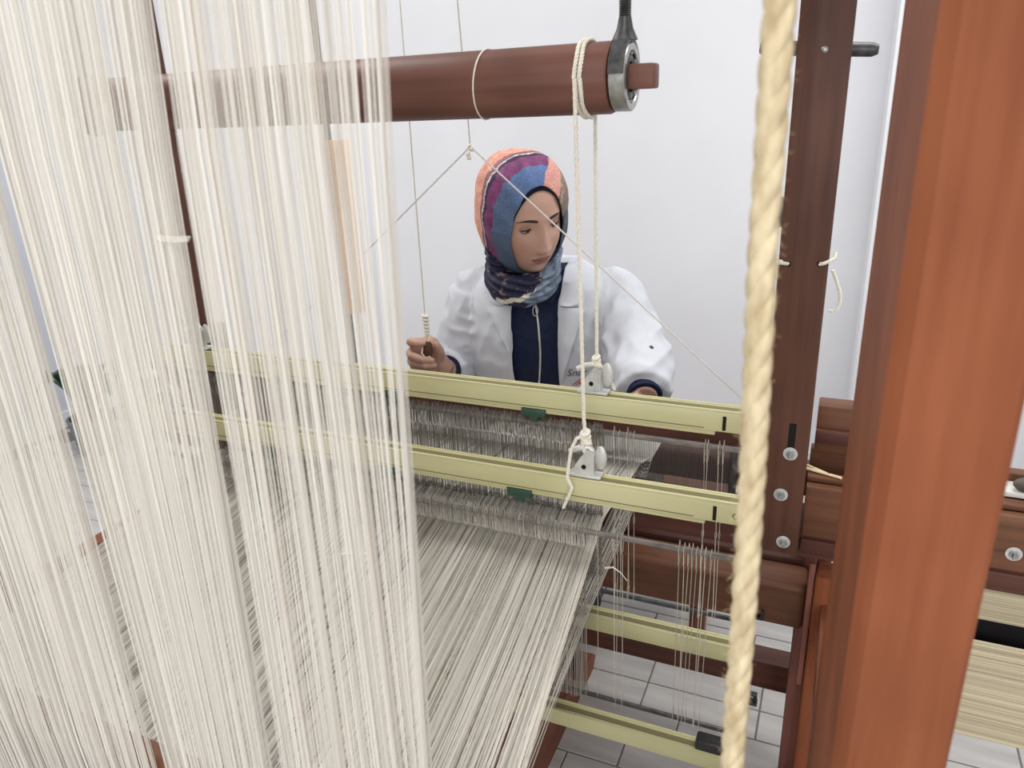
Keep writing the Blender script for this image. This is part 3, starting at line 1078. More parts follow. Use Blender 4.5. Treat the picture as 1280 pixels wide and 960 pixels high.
def warp_sheet():
    def sheet(name, label, n, zeye, yeye, dark, rad):
        lines, rads, tn = [], [], []
        groups = [rnd.random() for _ in range(40)]
        i = 0
        while i < n:
            s = rnd.random() if rnd.random() < 0.6 else min(1, max(0, rnd.choice(groups) + rnd.gauss(0, 0.008)))
            x = -1.103 + 0.80 * s
            # leave a few thin slits between the bundles
            i += 1
            k = rnd.random()
            xb = x + 0.135 * 0.47 + rnd.gauss(0, 0.003)
            z0 = 0.800 + rnd.uniform(-0.001, 0.002)
            zf = 0.792
            ln = [(xb + 0.002, 0.440, 0.796 + rnd.uniform(0, 0.001)), (xb, 0.462, z0), (x + 0.001, yeye - 0.004, zeye + rnd.uniform(-0.003, 0.003)),
                  (x - 0.03 * 0, 1.262, zf + (zeye - 0.78) * 0.5), (x, 1.36, zf)]
            lines.append(ln)
            rads.append(rad * rnd.uniform(0.8, 1.2))
            if k < 0.035:
                tn.append(tone(128, 126, 124, 0.15))
            elif k < 0.13:
                tn.append(tone(190, 186, 178, 0.08))
            else:
                tn.append(tone(244, 241, 233, 0.04))
        o = link(name, thread_mesh(lines, rads, tn, 4), 'hang_yarn', None, True, None)
        tag(o, label, 'warp yarn', None, 'stuff')
    sheet('warp_sheet', 'upper layer of off white warp yarn stretched from back beam through the raised heddles', 2400, 0.842, YF, 0, 0.00036)
    sheet('warp_sheet', 'lower layer of off white warp yarn stretched from back beam through the lowered heddles', 1000, 0.716, YN, 0, 0.00034)
    # a few loose tied ends
    m = MB().tube([at(410, 697, 0.62), at(430, 692, 0.62), at(452, 691, 0.61), at(466, 694, 0.60)], [0.0008, 0.0012, 0.0012, 0.0006], 5)
    tag(m.build('loose_yarn', 'cord'), 'loose white yarn end curling above the warp sheet', 'yarn')
    p = at(757, 710, 0.93)
    m = MB().tube([p, at(766, 709, 0.92), at(776, 716, 0.92), at(784, 726, 0.92)], [0.0022, 0.0013, 0.0006, 0.0005], 5)
    tag(m.build('loose_yarn', 'cord'), 'loose white yarn end beside the edge of the warp', 'yarn')
    # cloth already woven: over the breast beam and down
    prof = [(1.335, 0.792), (1.40, 0.790), (1.445, 0.788), (1.462, 0.787), (1.474, 0.778), (1.478, 0.76), (1.476, 0.68), (1.468, 0.56)]
    m = MB()
    xs = [-1.103 + 0.80 * i / 24 for i in range(25)]
    m.loft([[Vector((x, y, z + 0.0008)) for x in xs] for y, z in prof], False, False)
    me = bpy.data.meshes.new('woven_cloth')
    me.from_pydata(m.v, [], m.f)
    tag(link('woven_cloth', solidified(me, 0.0015), 'cloth'), 'finished off white cloth lying over the breast beam before the weaver', 'cloth')


warp_sheet()


# ------------------------------------------------------------------ jute rope, rod with sleeve
def rope_and_rod():
    a, b = at(975, 0, 0.36), at(914, 965, 0.36)
    d = (a - b).normalized()
    pts = [b - d * 0.25 + Vector((0.001, 0, 0)), b, b.lerp(a, 0.25) + Vector((0.0012, 0, 0)), b.lerp(a, 0.5) + Vector((0.001, 0, 0)), b.lerp(a, 0.75) - Vector((0.0006, 0, 0)), a, a + d * 0.55]
    m = MB().rope(pts, 0.0066, 3, 0.046, 10, 0.003, 0.66)
    t = thing('jute_rope', b, 'thick twisted jute rope hanging straight beside the wide near upright', 'rope')
    m.build('rope_strands', 'jute', t)
    lines, rads, tn = [], [], []
    for _ in range(420):
        s = rnd.random()
        p = b.lerp(a, s)
        an = rnd.random() * 6.283
        q = p + Vector((math.cos(an), math.sin(an), 0)) * 0.006
        e = q + Vector((math.cos(an + rnd.uniform(-1, 1)), math.sin(an), rnd.uniform(-1, 1))) * rnd.uniform(0.0015, 0.004)
        lines.append([q, e])
        rads.append(0.00008)
        tn.append(tone(226, 204, 160, 0.1))
    h = link('rope_fuzz', thread_mesh(lines, rads, tn, 3), 'curtain', t, True, None)
    h['kind'] = 'stuff'
    Y = 1.262
    p, q = at(385, 0, Y), at(447, 450, Y)
    x = (p.x + q.x) / 2
    t = thing('sleeved_rod', (x, Y, 0.955), 'upright grey metal rod with a pale wooden sleeve behind the hanging warp', 'rod')
    MB().cyl((x, Y, 0.955), (x, Y, 2.1), 0.0065, n=16, bev=0.001).build('rod', 'dark_steel', t)
    z1, z0 = at(417, 175, Y).z, at(445, 390, Y).z
    m = MB().tube([(x + 0.018, Y, z0), (x + 0.018, Y, z0 + 0.004), (x + 0.018, Y, z0 + 0.1), (x + 0.018, Y, z1 - 0.05), (x + 0.018, Y, z1 - 0.004), (x + 0.018, Y, z1)], [0.019, 0.0205, 0.021, 0.024, 0.024, 0.022], 28)
    sl = m.build('wooden_sleeve', 'pale_wood', t)
    m = MB()
    for k in range(5):
        m.torus((x + 0.018, Y, z1 - 0.010 - 0.008 * k), (0, 0, 1), 0.0242, 0.0012, 28, 6)
    m.build('turned_rings', 'pale_wood', sl)


rope_and_rod()


# ------------------------------------------------------------------ the neighbouring loom
def neighbour():
    t = thing('neighbour_loom', (0.6, 1.42, 0.0), 'second loom beside the wide upright with beige warp drawn across its side', 'loom')
    yb = 1.44
    MB().box((0.17, yb + 0.05, 0.0), (0.23, yb + 0.12, 0.70), 0.004).build('side_post', 'leg', t)
    MB().box((0.17, yb - 0.004, 0.600), (1.2, yb + 0.10, 0.66), 0.004).build('rail', 'railx_dark', t)
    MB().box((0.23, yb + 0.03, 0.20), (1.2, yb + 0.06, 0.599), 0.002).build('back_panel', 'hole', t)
    for z0, z1, nm in ((0.500, 0.592, 0), (0.215, 0.466, 1)):
        lines, rads, tn = [], [], []
        z = z0
        while z < z1:
            s = (z - z0) / (z1 - z0)
            y = yb + 0.012 * math.cos(s * 3.1) + rnd.uniform(-0.001, 0.001)
            lines.append([(0.20, y, z), (0.6, y, z + rnd.uniform(-0.0006, 0.0006)), (1.2, y, z)])
            rads.append(0.0016)
            tn.append(tone(206, 194, 166, 0.1))
            z += 0.0026
        o = link('warp_band', thread_mesh(lines, rads, tn, 5), 'curtain', t, True, None)
        o['kind'] = 'stuff'
    MB().box((1.15, yb - 0.02, 0.0), (1.21, yb + 0.10, 0.70), 0.004).build('side_post', 'leg', t)


neighbour()


# ------------------------------------------------------------------ plant far left
def plant():
    base = Vector((-3.15, 2.18, 0))
    t = thing('potted_plant', base, 'potted plant with broad dark green leaves by the blue grey wall', 'plant')
    m = MB().tube([base, base + Vector((0, 0, 0.01)), base + Vector((0, 0, 0.16)), base + Vector((0, 0, 0.18))], [0.07, 0.08, 0.10, 0.104], 28)
    m.build('pot', 'terracotta', t)
    MB().cyl(base + Vector((0, 0, 0.175)), base + Vector((0, 0, 0.183)), 0.09, n=24).build('soil', 'soil', t)
    for k in range(9):
        a = k * 2.4
        h = 0.16 + 0.05 * (k % 3)
        d = Vector((math.cos(a), math.sin(a), 0))
        sd = Vector((-math.sin(a), math.cos(a), 0))
        m = MB()
        rings = []
        for i in range(9):
            s = i / 8
            c = base + Vector((0, 0, 0.18)) + d * (0.02 + 0.17 * s) + Vector((0, 0, h * math.sin(s * 2.3) * 1.0))
            wv = 0.045 * math.sin(math.pi * min(1, 0.06 + s * 0.93)) ** 0.8 + 0.001
            rings.append([c - sd * wv + Vector((0, 0, 0.008)), c, c + sd * wv + Vector((0, 0, 0.008))])
        m.loft(rings, False, False)
        me = bpy.data.meshes.new('leaf')
        me.from_pydata(m.v, [], m.f)
        link('leaf', solidified(me, 0.0015), 'leaf', t)


plant()


# ------------------------------------------------------------------ small fitting on the floor
def fitting():
    p = Vector((-0.089, 1.618, 0))
    m = MB().box(p + Vector((-0.016, -0.004, 0)), p + Vector((0.016, 0.02, 0.006)), 0.002)
    m.box(p + Vector((-0.012, 0.0, 0.005)), p + Vector((-0.004, 0.016, 0.026)), 0.002)
    m.box(p + Vector((0.006, 0.0, 0.005)), p + Vector((0.014, 0.016, 0.026)), 0.002)
    m.box(p + Vector((-0.012, 0.0, 0.024)), p + Vector((0.014, 0.016, 0.030)), 0.002)
    tag(m.build('floor_bracket', 'black'), 'small black metal bracket standing on the pale floor tiles', 'bracket')


fitting()


# ------------------------------------------------------------------ the weaver
def frame(fwd, roll=0.0):
    f = fwd.normalized()
    x = Vector((0, 0, 1)).cross(f).normalized()
    z = f.cross(x)
    if roll:
        q = Matrix.Rotation(roll, 3, f)
        x, z = q @ x, q @ z
    return Matrix((x, f, z)).transposed()


def weaver():
    # head frame: x towards her left, y out of the face, z to the crown
    hyaw, hpitch = math.radians(27), math.radians(15)
    fdir = (-fh) * math.cos(hyaw) + rt * math.sin(hyaw)
    fdir = fdir * math.cos(hpitch) + Vector((0, 0, -math.sin(hpitch)))
    HM = frame(fdir, math.radians(7))
    HC = at(654, 268, 1.47)
    H = lambda x, y, z: HC + HM @ Vector((x, y, z))
    HI = HM.inverted()
    # torso frame
    byaw = math.radians(-14)
    bdir = (-fh) * math.cos(byaw) + rt * math.sin(byaw)
    BM = frame(bdir)
    BC = at(684, 400, 1.575)
    BC.z = 0
    lean = 0.16

    def B(x, y, z):
        return BC + BM @ Vector((x, y + (z - 1.0) * lean, z))
    BI = BM.inverted()

    def toB(p):
        q = BI @ (Vector(p) - BC)
        return Vector((q.x, q.y - (q.z - 1.0) * lean, q.z))

    G = lambda a, s: math.exp(-(a / s) ** 2)

    def face_bump(x, z):
        d = 0.0
        for sx in (-1, 1):
            d += -0.0095 * G(x - sx * 0.030, 0.017) * G(z - 0.000, 0.012)
            d += 0.0035 * G(x - sx * 0.032, 0.022) * G(z - 0.022, 0.008)
            d += 0.0040 * G(x - sx * 0.042, 0.022) * G(z + 0.035, 0.022)
            d += 0.0050 * G(x - sx * 0.0115, 0.0055) * G(z + 0.043, 0.006)
        if -0.062 < z < 0.03:
            s = min(1, max(0, (0.016 - z) / 0.060))
            hgt = 0.0035 + 0.0165 * s ** 1.1
            if z < -0.044:
                hgt *= max(0, 1 - ((-0.044 - z) / 0.014) ** 1.3)
            if z > 0.005:
                hgt *= max(0, 1 - (z - 0.005) / 0.025)
            d += hgt * G(x, 0.0082 + 0.0045 * s)
        d += 0.0060 * G(x, 0.020) * G(z + 0.0635, 0.0045)
        d += 0.0062 * G(x, 0.017) * G(z + 0.0745, 0.0050)
        d += -0.0022 * G(x, 0.022) * G(z + 0.069, 0.0020)
        d += -0.0030 * G(x, 0.016) * G(z + 0.084, 0.006)
        d += 0.0085 * G(x, 0.018) * G(z + 0.101, 0.012)
        d += 0.0030 * G(x, 0.035) * G(z - 0.05, 0.03)
        return d

    def ring_f(z):
        c = 0.119 if z < 0 else 0.108
        u = min(0.9999, abs(z) / c)
        n = 2.3 if z > 0 else 2.9
        return (1 - u ** n) ** (1 / n)

    def head_rings(sx=1.0, sy=1.0, sz=1.0, bumps=True, na=72, nz=76):
        rings = []
        for i in range(nz + 1):
            z = -0.1185 + 0.226 * i / nz
            f = ring_f(z)
            tp = 1.0 if z > -0.02 else 1 - 0.34 * ((-0.02 - z) / 0.10) ** 1.35
            a = 0.0715 * f * tp
            bf, bb = 0.086 * f, 0.098 * f * (1.0 if z > -0.02 else 1 - 0.35 * ((-0.02 - z) / 0.10))
            ring = []
            for k in range(na):
                t = 2 * math.pi * k / na
                c_, s_ = math.cos(t), math.sin(t)
                x = a * (abs(c_) ** 0.92) * (1 if c_ > 0 else -1)
                y = (bf if s_ > 0 else bb) * (abs(s_) ** 0.92) * (1 if s_ > 0 else -1)
                if bumps and s_ > 0:
                    y += face_bump(x, z) * min(1, s_ * 2.5)
                ring.append(H(x * sx, y * sy, z * sz))
            rings.append(ring)
        return rings

    def face_y(x, z):
        f = ring_f(z)
        tp = 1.0 if z > -0.02 else 1 - 0.34 * ((-0.02 - z) / 0.10) ** 1.35
        a = 0.0715 * f * tp
        u = min(0.999, abs(x) / max(a, 1e-4)) ** (1 / 0.92)
        s_ = math.sqrt(max(0, 1 - u * u))
        return 0.086 * f * s_ ** 0.92 + face_bump(x, z) * min(1, s_ * 2.5)

    # ---------------- joints
    shR, elR, wrR = B(-0.160, 0.0, 1.06), B(-0.225, 0.06, 0.86), at(556, 462, 1.395)
    haR = at(534, 440, 1.35)
    shL, elL = B(0.150, 0.0, 1.065), at(798, 448, 1.46)
    wrL = at(806, 498, 1.335)
    haL = wrL + Vector((-0.045, 0.005, -0.028))

    # ---------------- body: one continuous skin mesh
    m = MB()
    m.loft(head_rings())
    m.tube([H(0, -0.012, -0.06), H(-0.004, -0.022, -0.12), B(0, 0.01, 1.06), B(0, 0.0, 1.0)], [0.048, 0.043, 0.048, 0.05], 28)

    def torso_rings(k=0.0, zs=None):
        out = []
        for z, a, bf, bb in zs:
            ring = []
            for i in range(64):
                t = 2 * math.pi * i / 64
                c_, s_ = math.cos(t), math.sin(t)
                ring.append(B((a + k) * (abs(c_) ** 0.8) * (1 if c_ > 0 else -1), ((bf if s_ > 0 else bb) + k) * (abs(s_) ** 0.85) * (1 if s_ > 0 else -1), z))
            out.append(ring)
        return out
    ZS = [(0.46, 0.17, 0.13, 0.13), (0.56, 0.185, 0.13, 0.14), (0.70, 0.165, 0.115, 0.115), (0.82, 0.165, 0.115, 0.105), (0.92, 0.172, 0.125, 0.105), (0.99, 0.180, 0.118, 0.108),
          (1.05, 0.178, 0.098, 0.102), (1.09, 0.150, 0.080, 0.092), (1.115, 0.110, 0.066, 0.080), (1.14, 0.070, 0.055, 0.066), (1.15, 0.055, 0.048, 0.058)]
    m.loft(torso_rings(-0.022, ZS[:-2]))
    for s, e, w in ((shR, elR, wrR), (shL, elL, wrL)):
        m.tube([s, s.lerp(e, 0.5), e, e.lerp(w, 0.5), w], [0.048, 0.043, 0.038, 0.034, 0.025], 20)

    # gripping right hand ------------------------------------------------
    # local axes: u = viewer right, v = towards the viewer, w = up
    u_, v_, w_ = rt.copy(), -fh.copy(), Vector((0, 0, 1))

    def P(c, a, b, d):
        return c + u_ * a + v_ * b + w_ * d
    c = haR
    m.tube([wrR, wrR.lerp(P(c, 0.006, -0.014, -0.012), 0.5), P(c, 0.004, -0.016, -0.006), P(c, 0.0, -0.014, 0.014), P(c, -0.002, -0.010, 0.026)], [0.024, 0.024, 0.027, 0.026, 0.016], 18)
    m.ball(P(c, -0.016, -0.008, -0.002), (0.022, 0.020, 0.032))
    fz = [0.021, 0.002, -0.015, -0.030]
    fl = [0.96, 1.06, 1.0, 0.86]
    for i in range(4):
        z, k = fz[i], fl[i]
        tip = {0: (-0.004, 0.029, z + 0.008), 1: (0.012, 0.033, z - 0.011), 2: (0.016, 0.030, z - 0.007), 3: (0.013, 0.024, z - 0.004)}[i]
        mid = {0: (-0.018, 0.033, z + 0.010), 1: (-0.008, 0.040, z - 0.006), 2: (-0.004, 0.039, z - 0.004), 3: (-0.004, 0.033, z - 0.003)}[i]
        pip = {0: (-0.031, 0.024, z + 0.012), 1: (-0.031, 0.032, z + 0.001), 2: (-0.030, 0.031, z + 0.0), 3: (-0.026, 0.026, z)}[i]
        mcp = (-0.030 - 0.004 * (i in (1, 2)), 0.000, z + 0.002)
        m.tube([P(c, -0.010, -0.012, z), P(c, *mcp), P(c, *[0.5 * (mcp[q] + pip[q]) + (-0.003 if q == 0 else 0) for q in range(3)]), P(c, *pip), P(c, *mid), P(c, *tip)],
               [0.0088, 0.0100 * k, 0.0094 * k, 0.0096 * k, 0.0086 * k, 0.0070 * k], 14)
        m.ball(P(c, *tip), 0.0070 * k, n=12, m=8)
    m.tube([P(c, 0.014, -0.018, -0.022), P(c, 0.026, -0.004, -0.012), P(c, 0.029, 0.010, 0.004), P(c, 0.024, 0.019, 0.020)], [0.015, 0.0125, 0.0105, 0.0085], 14)
    m.ball(P(c, 0.024, 0.019, 0.020), 0.0086, n=12, m=8)
    # left hand resting on the reed cap -----------------------------------
    d = (haL - wrL).normalized()
    sd = Vector((0, 0, 1)).cross(d).normalized()
    m.tube([wrL, haL, haL + d * 0.03], [0.025, 0.027, 0.020], 16)
    for i in range(4):
        o_ = sd * (0.030 - 0.019 * i)
        ln = [0.058, 0.066, 0.062, 0.048][3 - i] if False else [0.050, 0.062, 0.066, 0.058][i]
        b0 = haL + d * 0.022 + o_ * 0.9
        m.tube([b0 - d * 0.02, b0 + d * 0.012 + Vector((0, 0, 0.004)), b0 + d * (ln * 0.55) + Vector((0, 0, 0.000)), b0 + d * (ln * 0.75) - Vector((0, 0, 0.018)), b0 + d * (ln * 0.72) - Vector((0, 0, 0.034))],
               [0.0095, 0.0098, 0.0090, 0.0082, 0.0066], 12)
    m.tube([haL - sd * 0.018 - d * 0.01, haL - sd * 0.038 + d * 0.012, haL - sd * 0.042 + d * 0.034 - Vector((0, 0, 0.012))], [0.014, 0.011, 0.0085], 12)
    # legs
    hipz = 0.52
    kn, an = [], []
    for s in (-1, 1):
        hip = BC + Vector((0, 0.06, hipz)) + BM @ Vector((s * 0.095, 0, 0))
        knee = Vector((hip.x + s * 0.02 - 0.05, 1.60, 0.52))
        ank = Vector((hip.x + s * 0.02 - 0.10, 1.62, 0.075))
        knee.y, ank.y = hip.y - 0.02, hip.y + 0.16
        fwd = Vector((0, -1, 0))
        hip = hip + Vector((0, 0.26, 0))
        m.tube([hip, hip.lerp(knee, 0.5), knee], [0.088, 0.076, 0.058], 22)
        m.tube([knee, knee.lerp(ank, 0.35), ank], [0.056, 0.052, 0.034], 20)
        m.tube([ank + Vector((0, 0.03, -0.035)), ank + Vector((0, -0.05, -0.042)), ank + Vector((0, -0.14, -0.052))], [0.034, 0.036, 0.022], 16)
        kn.append((hip, knee, ank))
    m.tube([B(0, 0, 0.56), BC + Vector((0, 0.30, 0.54))], [0.13, 0.14], 24)
    me = remeshed(m, 0.0026)
    smooth_mesh(me, 2, 0.5)
    skin0 = Vector(rgb(190, 152, 134)[:3])
    lip = Vector(rgb(150, 98, 90)[:3])
    blush = Vector(rgb(184, 132, 112)[:3])

    def skin_tone(co, n_):
        q = HI @ (co - HC)
        base = skin0
        if q.y > 0.03 and -0.12 < q.z < 0.08:
            k = 0
            zz = q.z + 0.069 - 3.5 * q.x * q.x
            lim_u = 0.0085 * (1 - (abs(q.x) / 0.0235) ** 2) + 0.0012 * G(abs(q.x) - 0.007, 0.004)
            lim_d = -0.0115 * (1 - (abs(q.x) / 0.0235) ** 2)
            if abs(q.x) < 0.0235 and lim_d < zz < lim_u:
                k = 0.85
                if abs(zz) < 0.0016:
                    return tuple(lip * 0.62)
            base = base.lerp(blush, 0.5 * max(G(q.x - 0.045, 0.02), G(q.x + 0.045, 0.02)) * G(q.z + 0.035, 0.02))
            return tuple(base.lerp(lip, k))
        return tuple(base)
    set_tone(me, skin_tone)
    root = link('person', me, 'skin', None, True, None)
    tag(root, 'weaver in a white coat and colourful headscarf sitting behind the loom, pulling a cord', 'person')

    # ---------------- eyes, brows
    for s in (-1, 1):
        ex, ez = s * 0.0305, 0.001
        ey = face_y(ex, ez) - 0.0072
        eb = MB().ball(H(ex, ey, ez), 0.0118, HM)
        eye = eb.build('eye', 'eye_white', root, True, None)
        lookd = Vector((0.24, 1, -0.30)).normalized()
        ic = Vector((ex, ey, ez)) + lookd * 0.0085
        MB().ball(H(*ic), (0.0066, 0.0042, 0.0066), HM).build('iris', 'iris', eye, True, None)
        # upper and lower lid as shells
        for nm, lo, hi_, rr in (('upper_lid', 0.10, 1.35, 0.0129), ('lower_lid', -1.2, -0.40, 0.0127)):
            mb = MB()
            rings = []
            for i in range(10):
                la = lo + (hi_ - lo) * i / 9
                ring = []
                for k in range(17):
                    lo_ = -1.25 + 2.5 * k / 16
                    edge = i == 0 if nm == 'upper_lid' else i == 9
                    dr = 0.0
                    bend = (-0.10 * math.cos(lo_ * 1.2) if nm == 'upper_lid' else -0.05) * 0
                    la2 = la + bend
                    ring.append(H(ex + rr * 1.18 * math.cos(la2) * math.sin(lo_), ey + rr * math.cos(la2) * math.cos(lo_) + 0.0002, ez + rr * math.sin(la2) - 0.0024 * (1 - math.cos(lo_)) * (1 if nm == 'upper_lid' else -1)))
                rings.append(ring)
            mb.loft(rings, False, False)
            mm = bpy.data.meshes.new(nm)
            mm.from_pydata(mb.v, [], mb.f)
            link(nm, solidified(mm, 0.0006), 'lid', eye, True, None)
            if nm == 'upper_lid':
                MB().tube([p + HM @ Vector((0, 0.0007, 0)) for p in rings[0][1:-1]], [0.0006] + [0.0014] * 13 + [0.0006], 6).build('lashes', 'brow', eye, True, None)
        # brow
        pts, rr = [], []
        for i in range(11):
            t = i / 10
            x = s * (0.0135 + 0.037 * t)
            z = 0.0205 + 0.0052 * math.sin(t * 2.3) - 0.0065 * t * t
            pts.append(H(x, face_y(x, z) + 0.0002, z))
            rr.append(0.0023 * (0.75 + 0.5 * math.sin(math.pi * min(1, t * 1.1 + 0.15))) * (1 - 0.72 * t ** 3))
        MB().tube(pts, rr, 8).build('eyebrow', 'brow', root, True, None)

    # ---------------- undercap
    mb = MB()
    mb.loft(head_rings(1.045, 1.045, 1.035, False))
    mm = bpy.data.meshes.new('undercap')
    mm.from_pydata(mb.v, [], mb.f)

    def kill_cap(p):
        q = HI @ (p - HC)
        if q.z < -0.03:
            return True
        return q.y > 0 and (q.x / 0.0585) ** 2 + ((q.z + 0.02) / 0.095) ** 2 < 1
    cut_mesh(mm, kill_cap, 8)
    link('undercap', solidified(mm, 0.002, 0), 'undercap', root, True, None)

    # ---------------- headscarf
    mb = MB()
    rings = []
    for i in range(61):
        z = -0.125 + 0.252 * i / 60
        zc = (z - 0.001)
        u = min(0.9999, abs(zc) / 0.1265)
        f = (1 - u ** 2.5) ** (1 / 2.5)
        a = 0.0925 * f * (1.0 if z > -0.03 else 1 - 0.10 * ((-0.03 - z) / 0.095))
        bf, bb = 0.0885 * f, 0.122 * f
        ring = []
        for k in range(96):
            t = 2 * math.pi * k / 96
            c_, s_ = math.cos(t), math.sin(t)
            # soft folds that sweep from the brow backwards
            fold = 0.0016 * math.sin(9 * (z * 12 + (t if c_ > 0 else math.pi - t)) * 0.9)
            ring.append(H(a * c_ * (1.05 if c_ > 0 else 1.0) + fold * c_, (bf if s_ > 0 else bb) * s_ + fold * s_ - 0.004, z))
        rings.append(ring)
    mb.loft(rings)
    wb = MB()
    # wrap below the chin: folded rings round the neck
    nk = at(654, 353, 1.478)
    for zo, R_, r_, tl in ((0.031, 0.064, 0.017, 0.40), (0.015, 0.065, 0.018, 0.43), (0.000, 0.060, 0.016, 0.44)):
        ax = (Vector((0, 0, 1)) + bdir * tl + rt * 0.06).normalized()
        wb.torus(nk + Vector((0, 0, zo)), ax, R_, r_, 48, 14)
    wb.tube([nk + Vector((0, 0, -0.02)), nk + Vector((0, 0, 0.02))], [0.056, 0.060], 40)
    # the scarf rises along both cheeks into the wrap
    for s_ in (-1, 1):
        wb.tube([H(s_ * 0.074, -0.005, -0.055), H(s_ * 0.068, 0.008, -0.09), nk + rt * (s_ * 0.058) - fh * 0.02 + Vector((0, 0, 0.012))], [0.016, 0.020, 0.018], 16)
    sm = remeshed(mb, 0.0028)
    smooth_mesh(sm, 2)

    def kill_scarf(p):
        q = HI @ (p - HC)
        if q.y > 0.0 and (q.x / (0.0550 if q.x > 0 else 0.0600)) ** 2 + ((q.z + 0.016) / 0.101) ** 2 < 1:
            return True
        return False
    cut_mesh(sm, kill_scarf, 14)
    def scarf_fold(p):
        q = HI @ (p - HC)
        k = 0.0012 * noise.noise(Vector((q.x * 30 + q.z * 40, q.y * 25, q.z * 30)))
        return k
    displace(sm, scarf_fold)

    COL = {k: Vector(rgb(*c)[:3]) for k, c in dict(coral=(220, 146, 120), peach=(232, 186, 164), purple=(88, 50, 86), magenta=(140, 72, 120), blue=(92, 112, 144), sky=(96, 122, 172), slate=(78, 92, 110),
                                                  pink=(228, 158, 152), khaki=(120, 112, 96), grey=(70, 70, 76), navy=(34, 36, 62), white=(222, 216, 202), steel=(128, 140, 158), gold=(150, 120, 110)).items()}

    def scarf_tone(co, n_):
        q = HI @ (co - HC)
        nz = noise.noise(Vector(co) * 55) * 0.5 + noise.noise(Vector(co) * 140) * 0.35
        th = math.degrees(math.atan2(math.hypot(q.x, q.z + 0.02), q.y))
        ps = math.degrees(math.atan2(q.z + 0.02, q.x))      # 90 = crown, 180 = her right, 0 = her left
        t = th + 3.0 * nz
        if -100 < ps < 48 and q.x > 0:
            c = COL['grey'].lerp(COL['slate'], max(0, min(1, 0.5 + nz)))
            if ps > 30:
                c = COL['khaki'].lerp(COL['gold'], max(0, min(1, nz + 0.4)))
        elif 48 <= ps < 60:
            c = COL['khaki'].lerp(COL['peach'], max(0, min(1, nz * 1.4 + 0.2)))
        elif 60 <= ps < 60 + 0.62 * (98 - t) and t < 92:
            c = COL['pink'].lerp(COL['peach'], max(0, min(1, nz + 0.3)))
        else:
            if t < 73:
                c = COL['blue'].lerp(COL['sky'], max(0, min(1, (ps - 100) / -40 + 0.8 + nz))) if ps < 170 and ps > 0 else COL['slate'].lerp(COL['blue'], 0.4)
            elif t < 85:
                c = COL['magenta'].lerp(COL['purple'], max(0, min(1, 0.3 + nz)))
            elif t < 89:
                c = COL['purple'].lerp(COL['navy'], 0.6)
            elif t < 90.5:
                c = COL['white']
            elif t < 96:
                c = COL['magenta'].lerp(COL['gold'], 0.5)
            else:
                c = COL['coral'].lerp(COL['peach'], max(0, min(1, 0.35 + nz * 1.5)))
        return tuple(c)
    set_tone(sm, scarf_tone)
    sm2 = solidified(sm, 0.0022, 0)
    link('headscarf', sm2, 'scarf', root, True, None)
    wm = remeshed(wb, 0.0026)
    smooth_mesh(wm, 3)

    def wrap_co(p):
        e = p - nk
        return e.dot(rt), e.z + 0.45 * e.dot(bdir), e.dot(bdir)
    displace(wm, lambda p: 0.0032 * math.sin(wrap_co(p)[1] * 420 + 60 * wrap_co(p)[0] + 3 * noise.noise(p * 22)) + 0.0015 * noise.noise(p * 45))

    def wrap_tone(co, n_):
        x, z, f = wrap_co(co)
        nz = noise.noise(co * 60) * 0.5 + noise.noise(co * 150) * 0.4
        z2 = z - 0.32 * x + 0.003 * nz
        z3 = z + 0.55 * x + 0.003 * nz
        if x > -0.012 + 1.1 * z + 0.012 * nz and z3 > 0.004:
            c = COL['steel'].lerp(COL['slate'], max(0, min(1, 0.3 + 1.3 * nz + 0.5 * math.sin(z3 * 500))))
        elif z2 > 0.024:
            c = COL['gold'].lerp(COL['navy'], 0.3) if nz > 0.22 else COL['navy']
        elif z2 > 0.010:
            c = COL['white'] if x > -0.060 else COL['navy']
        elif z2 > -0.012:
            c = COL['navy']
        elif z2 > -0.020:
            c = COL['steel'] if x > -0.03 else COL['navy']
        elif z2 > -0.036:
            c = COL['navy']
        else:
            c = COL['white']
        return tuple(c)
    set_tone(wm, wrap_tone)
    link('scarf_wrap', wm, 'scarf', root, True, None)

    # ---------------- shirt
    mb = MB()
    mb.loft(torso_rings(0.002, ZS[:-1]))
    mm = remeshed(mb, 0.004)
    smooth_mesh(mm, 2)
    displace(mm, lambda p: 0.0026 * noise.noise(Vector((toB(p).x * 22, p.y * 10, p.z * 14))))
    shirt = link('shirt', mm, 'shirt', root, True, None)
    bv = BVHTree.FromPolygons([v.co.copy() for v in mm.vertices], [tuple(p.vertices) for p in mm.polygons])

    def on(bvh, x, z, off):
        o_ = B(x, 0.6, z)
        dr = -(BM @ Vector((0, 1, 0)))
        h = bvh.ray_cast(o_, dr)
        return (h[0] if h[0] is not None else B(x, 0.11, z)) - dr * off
    zx = lambda z: -0.004 + 0.010 * math.sin((1.062 - z) * 16)
    pts = [on(bv, zx(z), z, 0.0014) for z in [1.085 - 0.012 * i for i in range(26)]]
    MB().tube(pts, 0.0024, 8).build('zip', 'zinc', shirt, True, None)
    pts = [on(bv, -0.004 + 0.0055 * math.sin(a), 1.050 + 0.011 * math.cos(a), 0.004) for a in [2 * math.pi * i / 20 for i in range(21)]]
    MB().tube(pts, 0.0012, 6).build('zip_pull', 'zinc', shirt, True, None)
    for s in (-1, 1):
        mb = MB()
        g = [[on(bv, s * (0.006 + (0.046 - 0.020 * j / 5) * i / 5), 1.095 - 0.036 * j / 5 * (0.4 + 0.6 * i / 5), 0.004) for i in range(6)] for j in range(6)]
        mb.loft(g, False, False)
        m_ = bpy.data.meshes.new('collar')
        m_.from_pydata(mb.v, [], mb.f)
        link('collar', solidified(m_, 0.002), 'shirt', shirt, True, None)
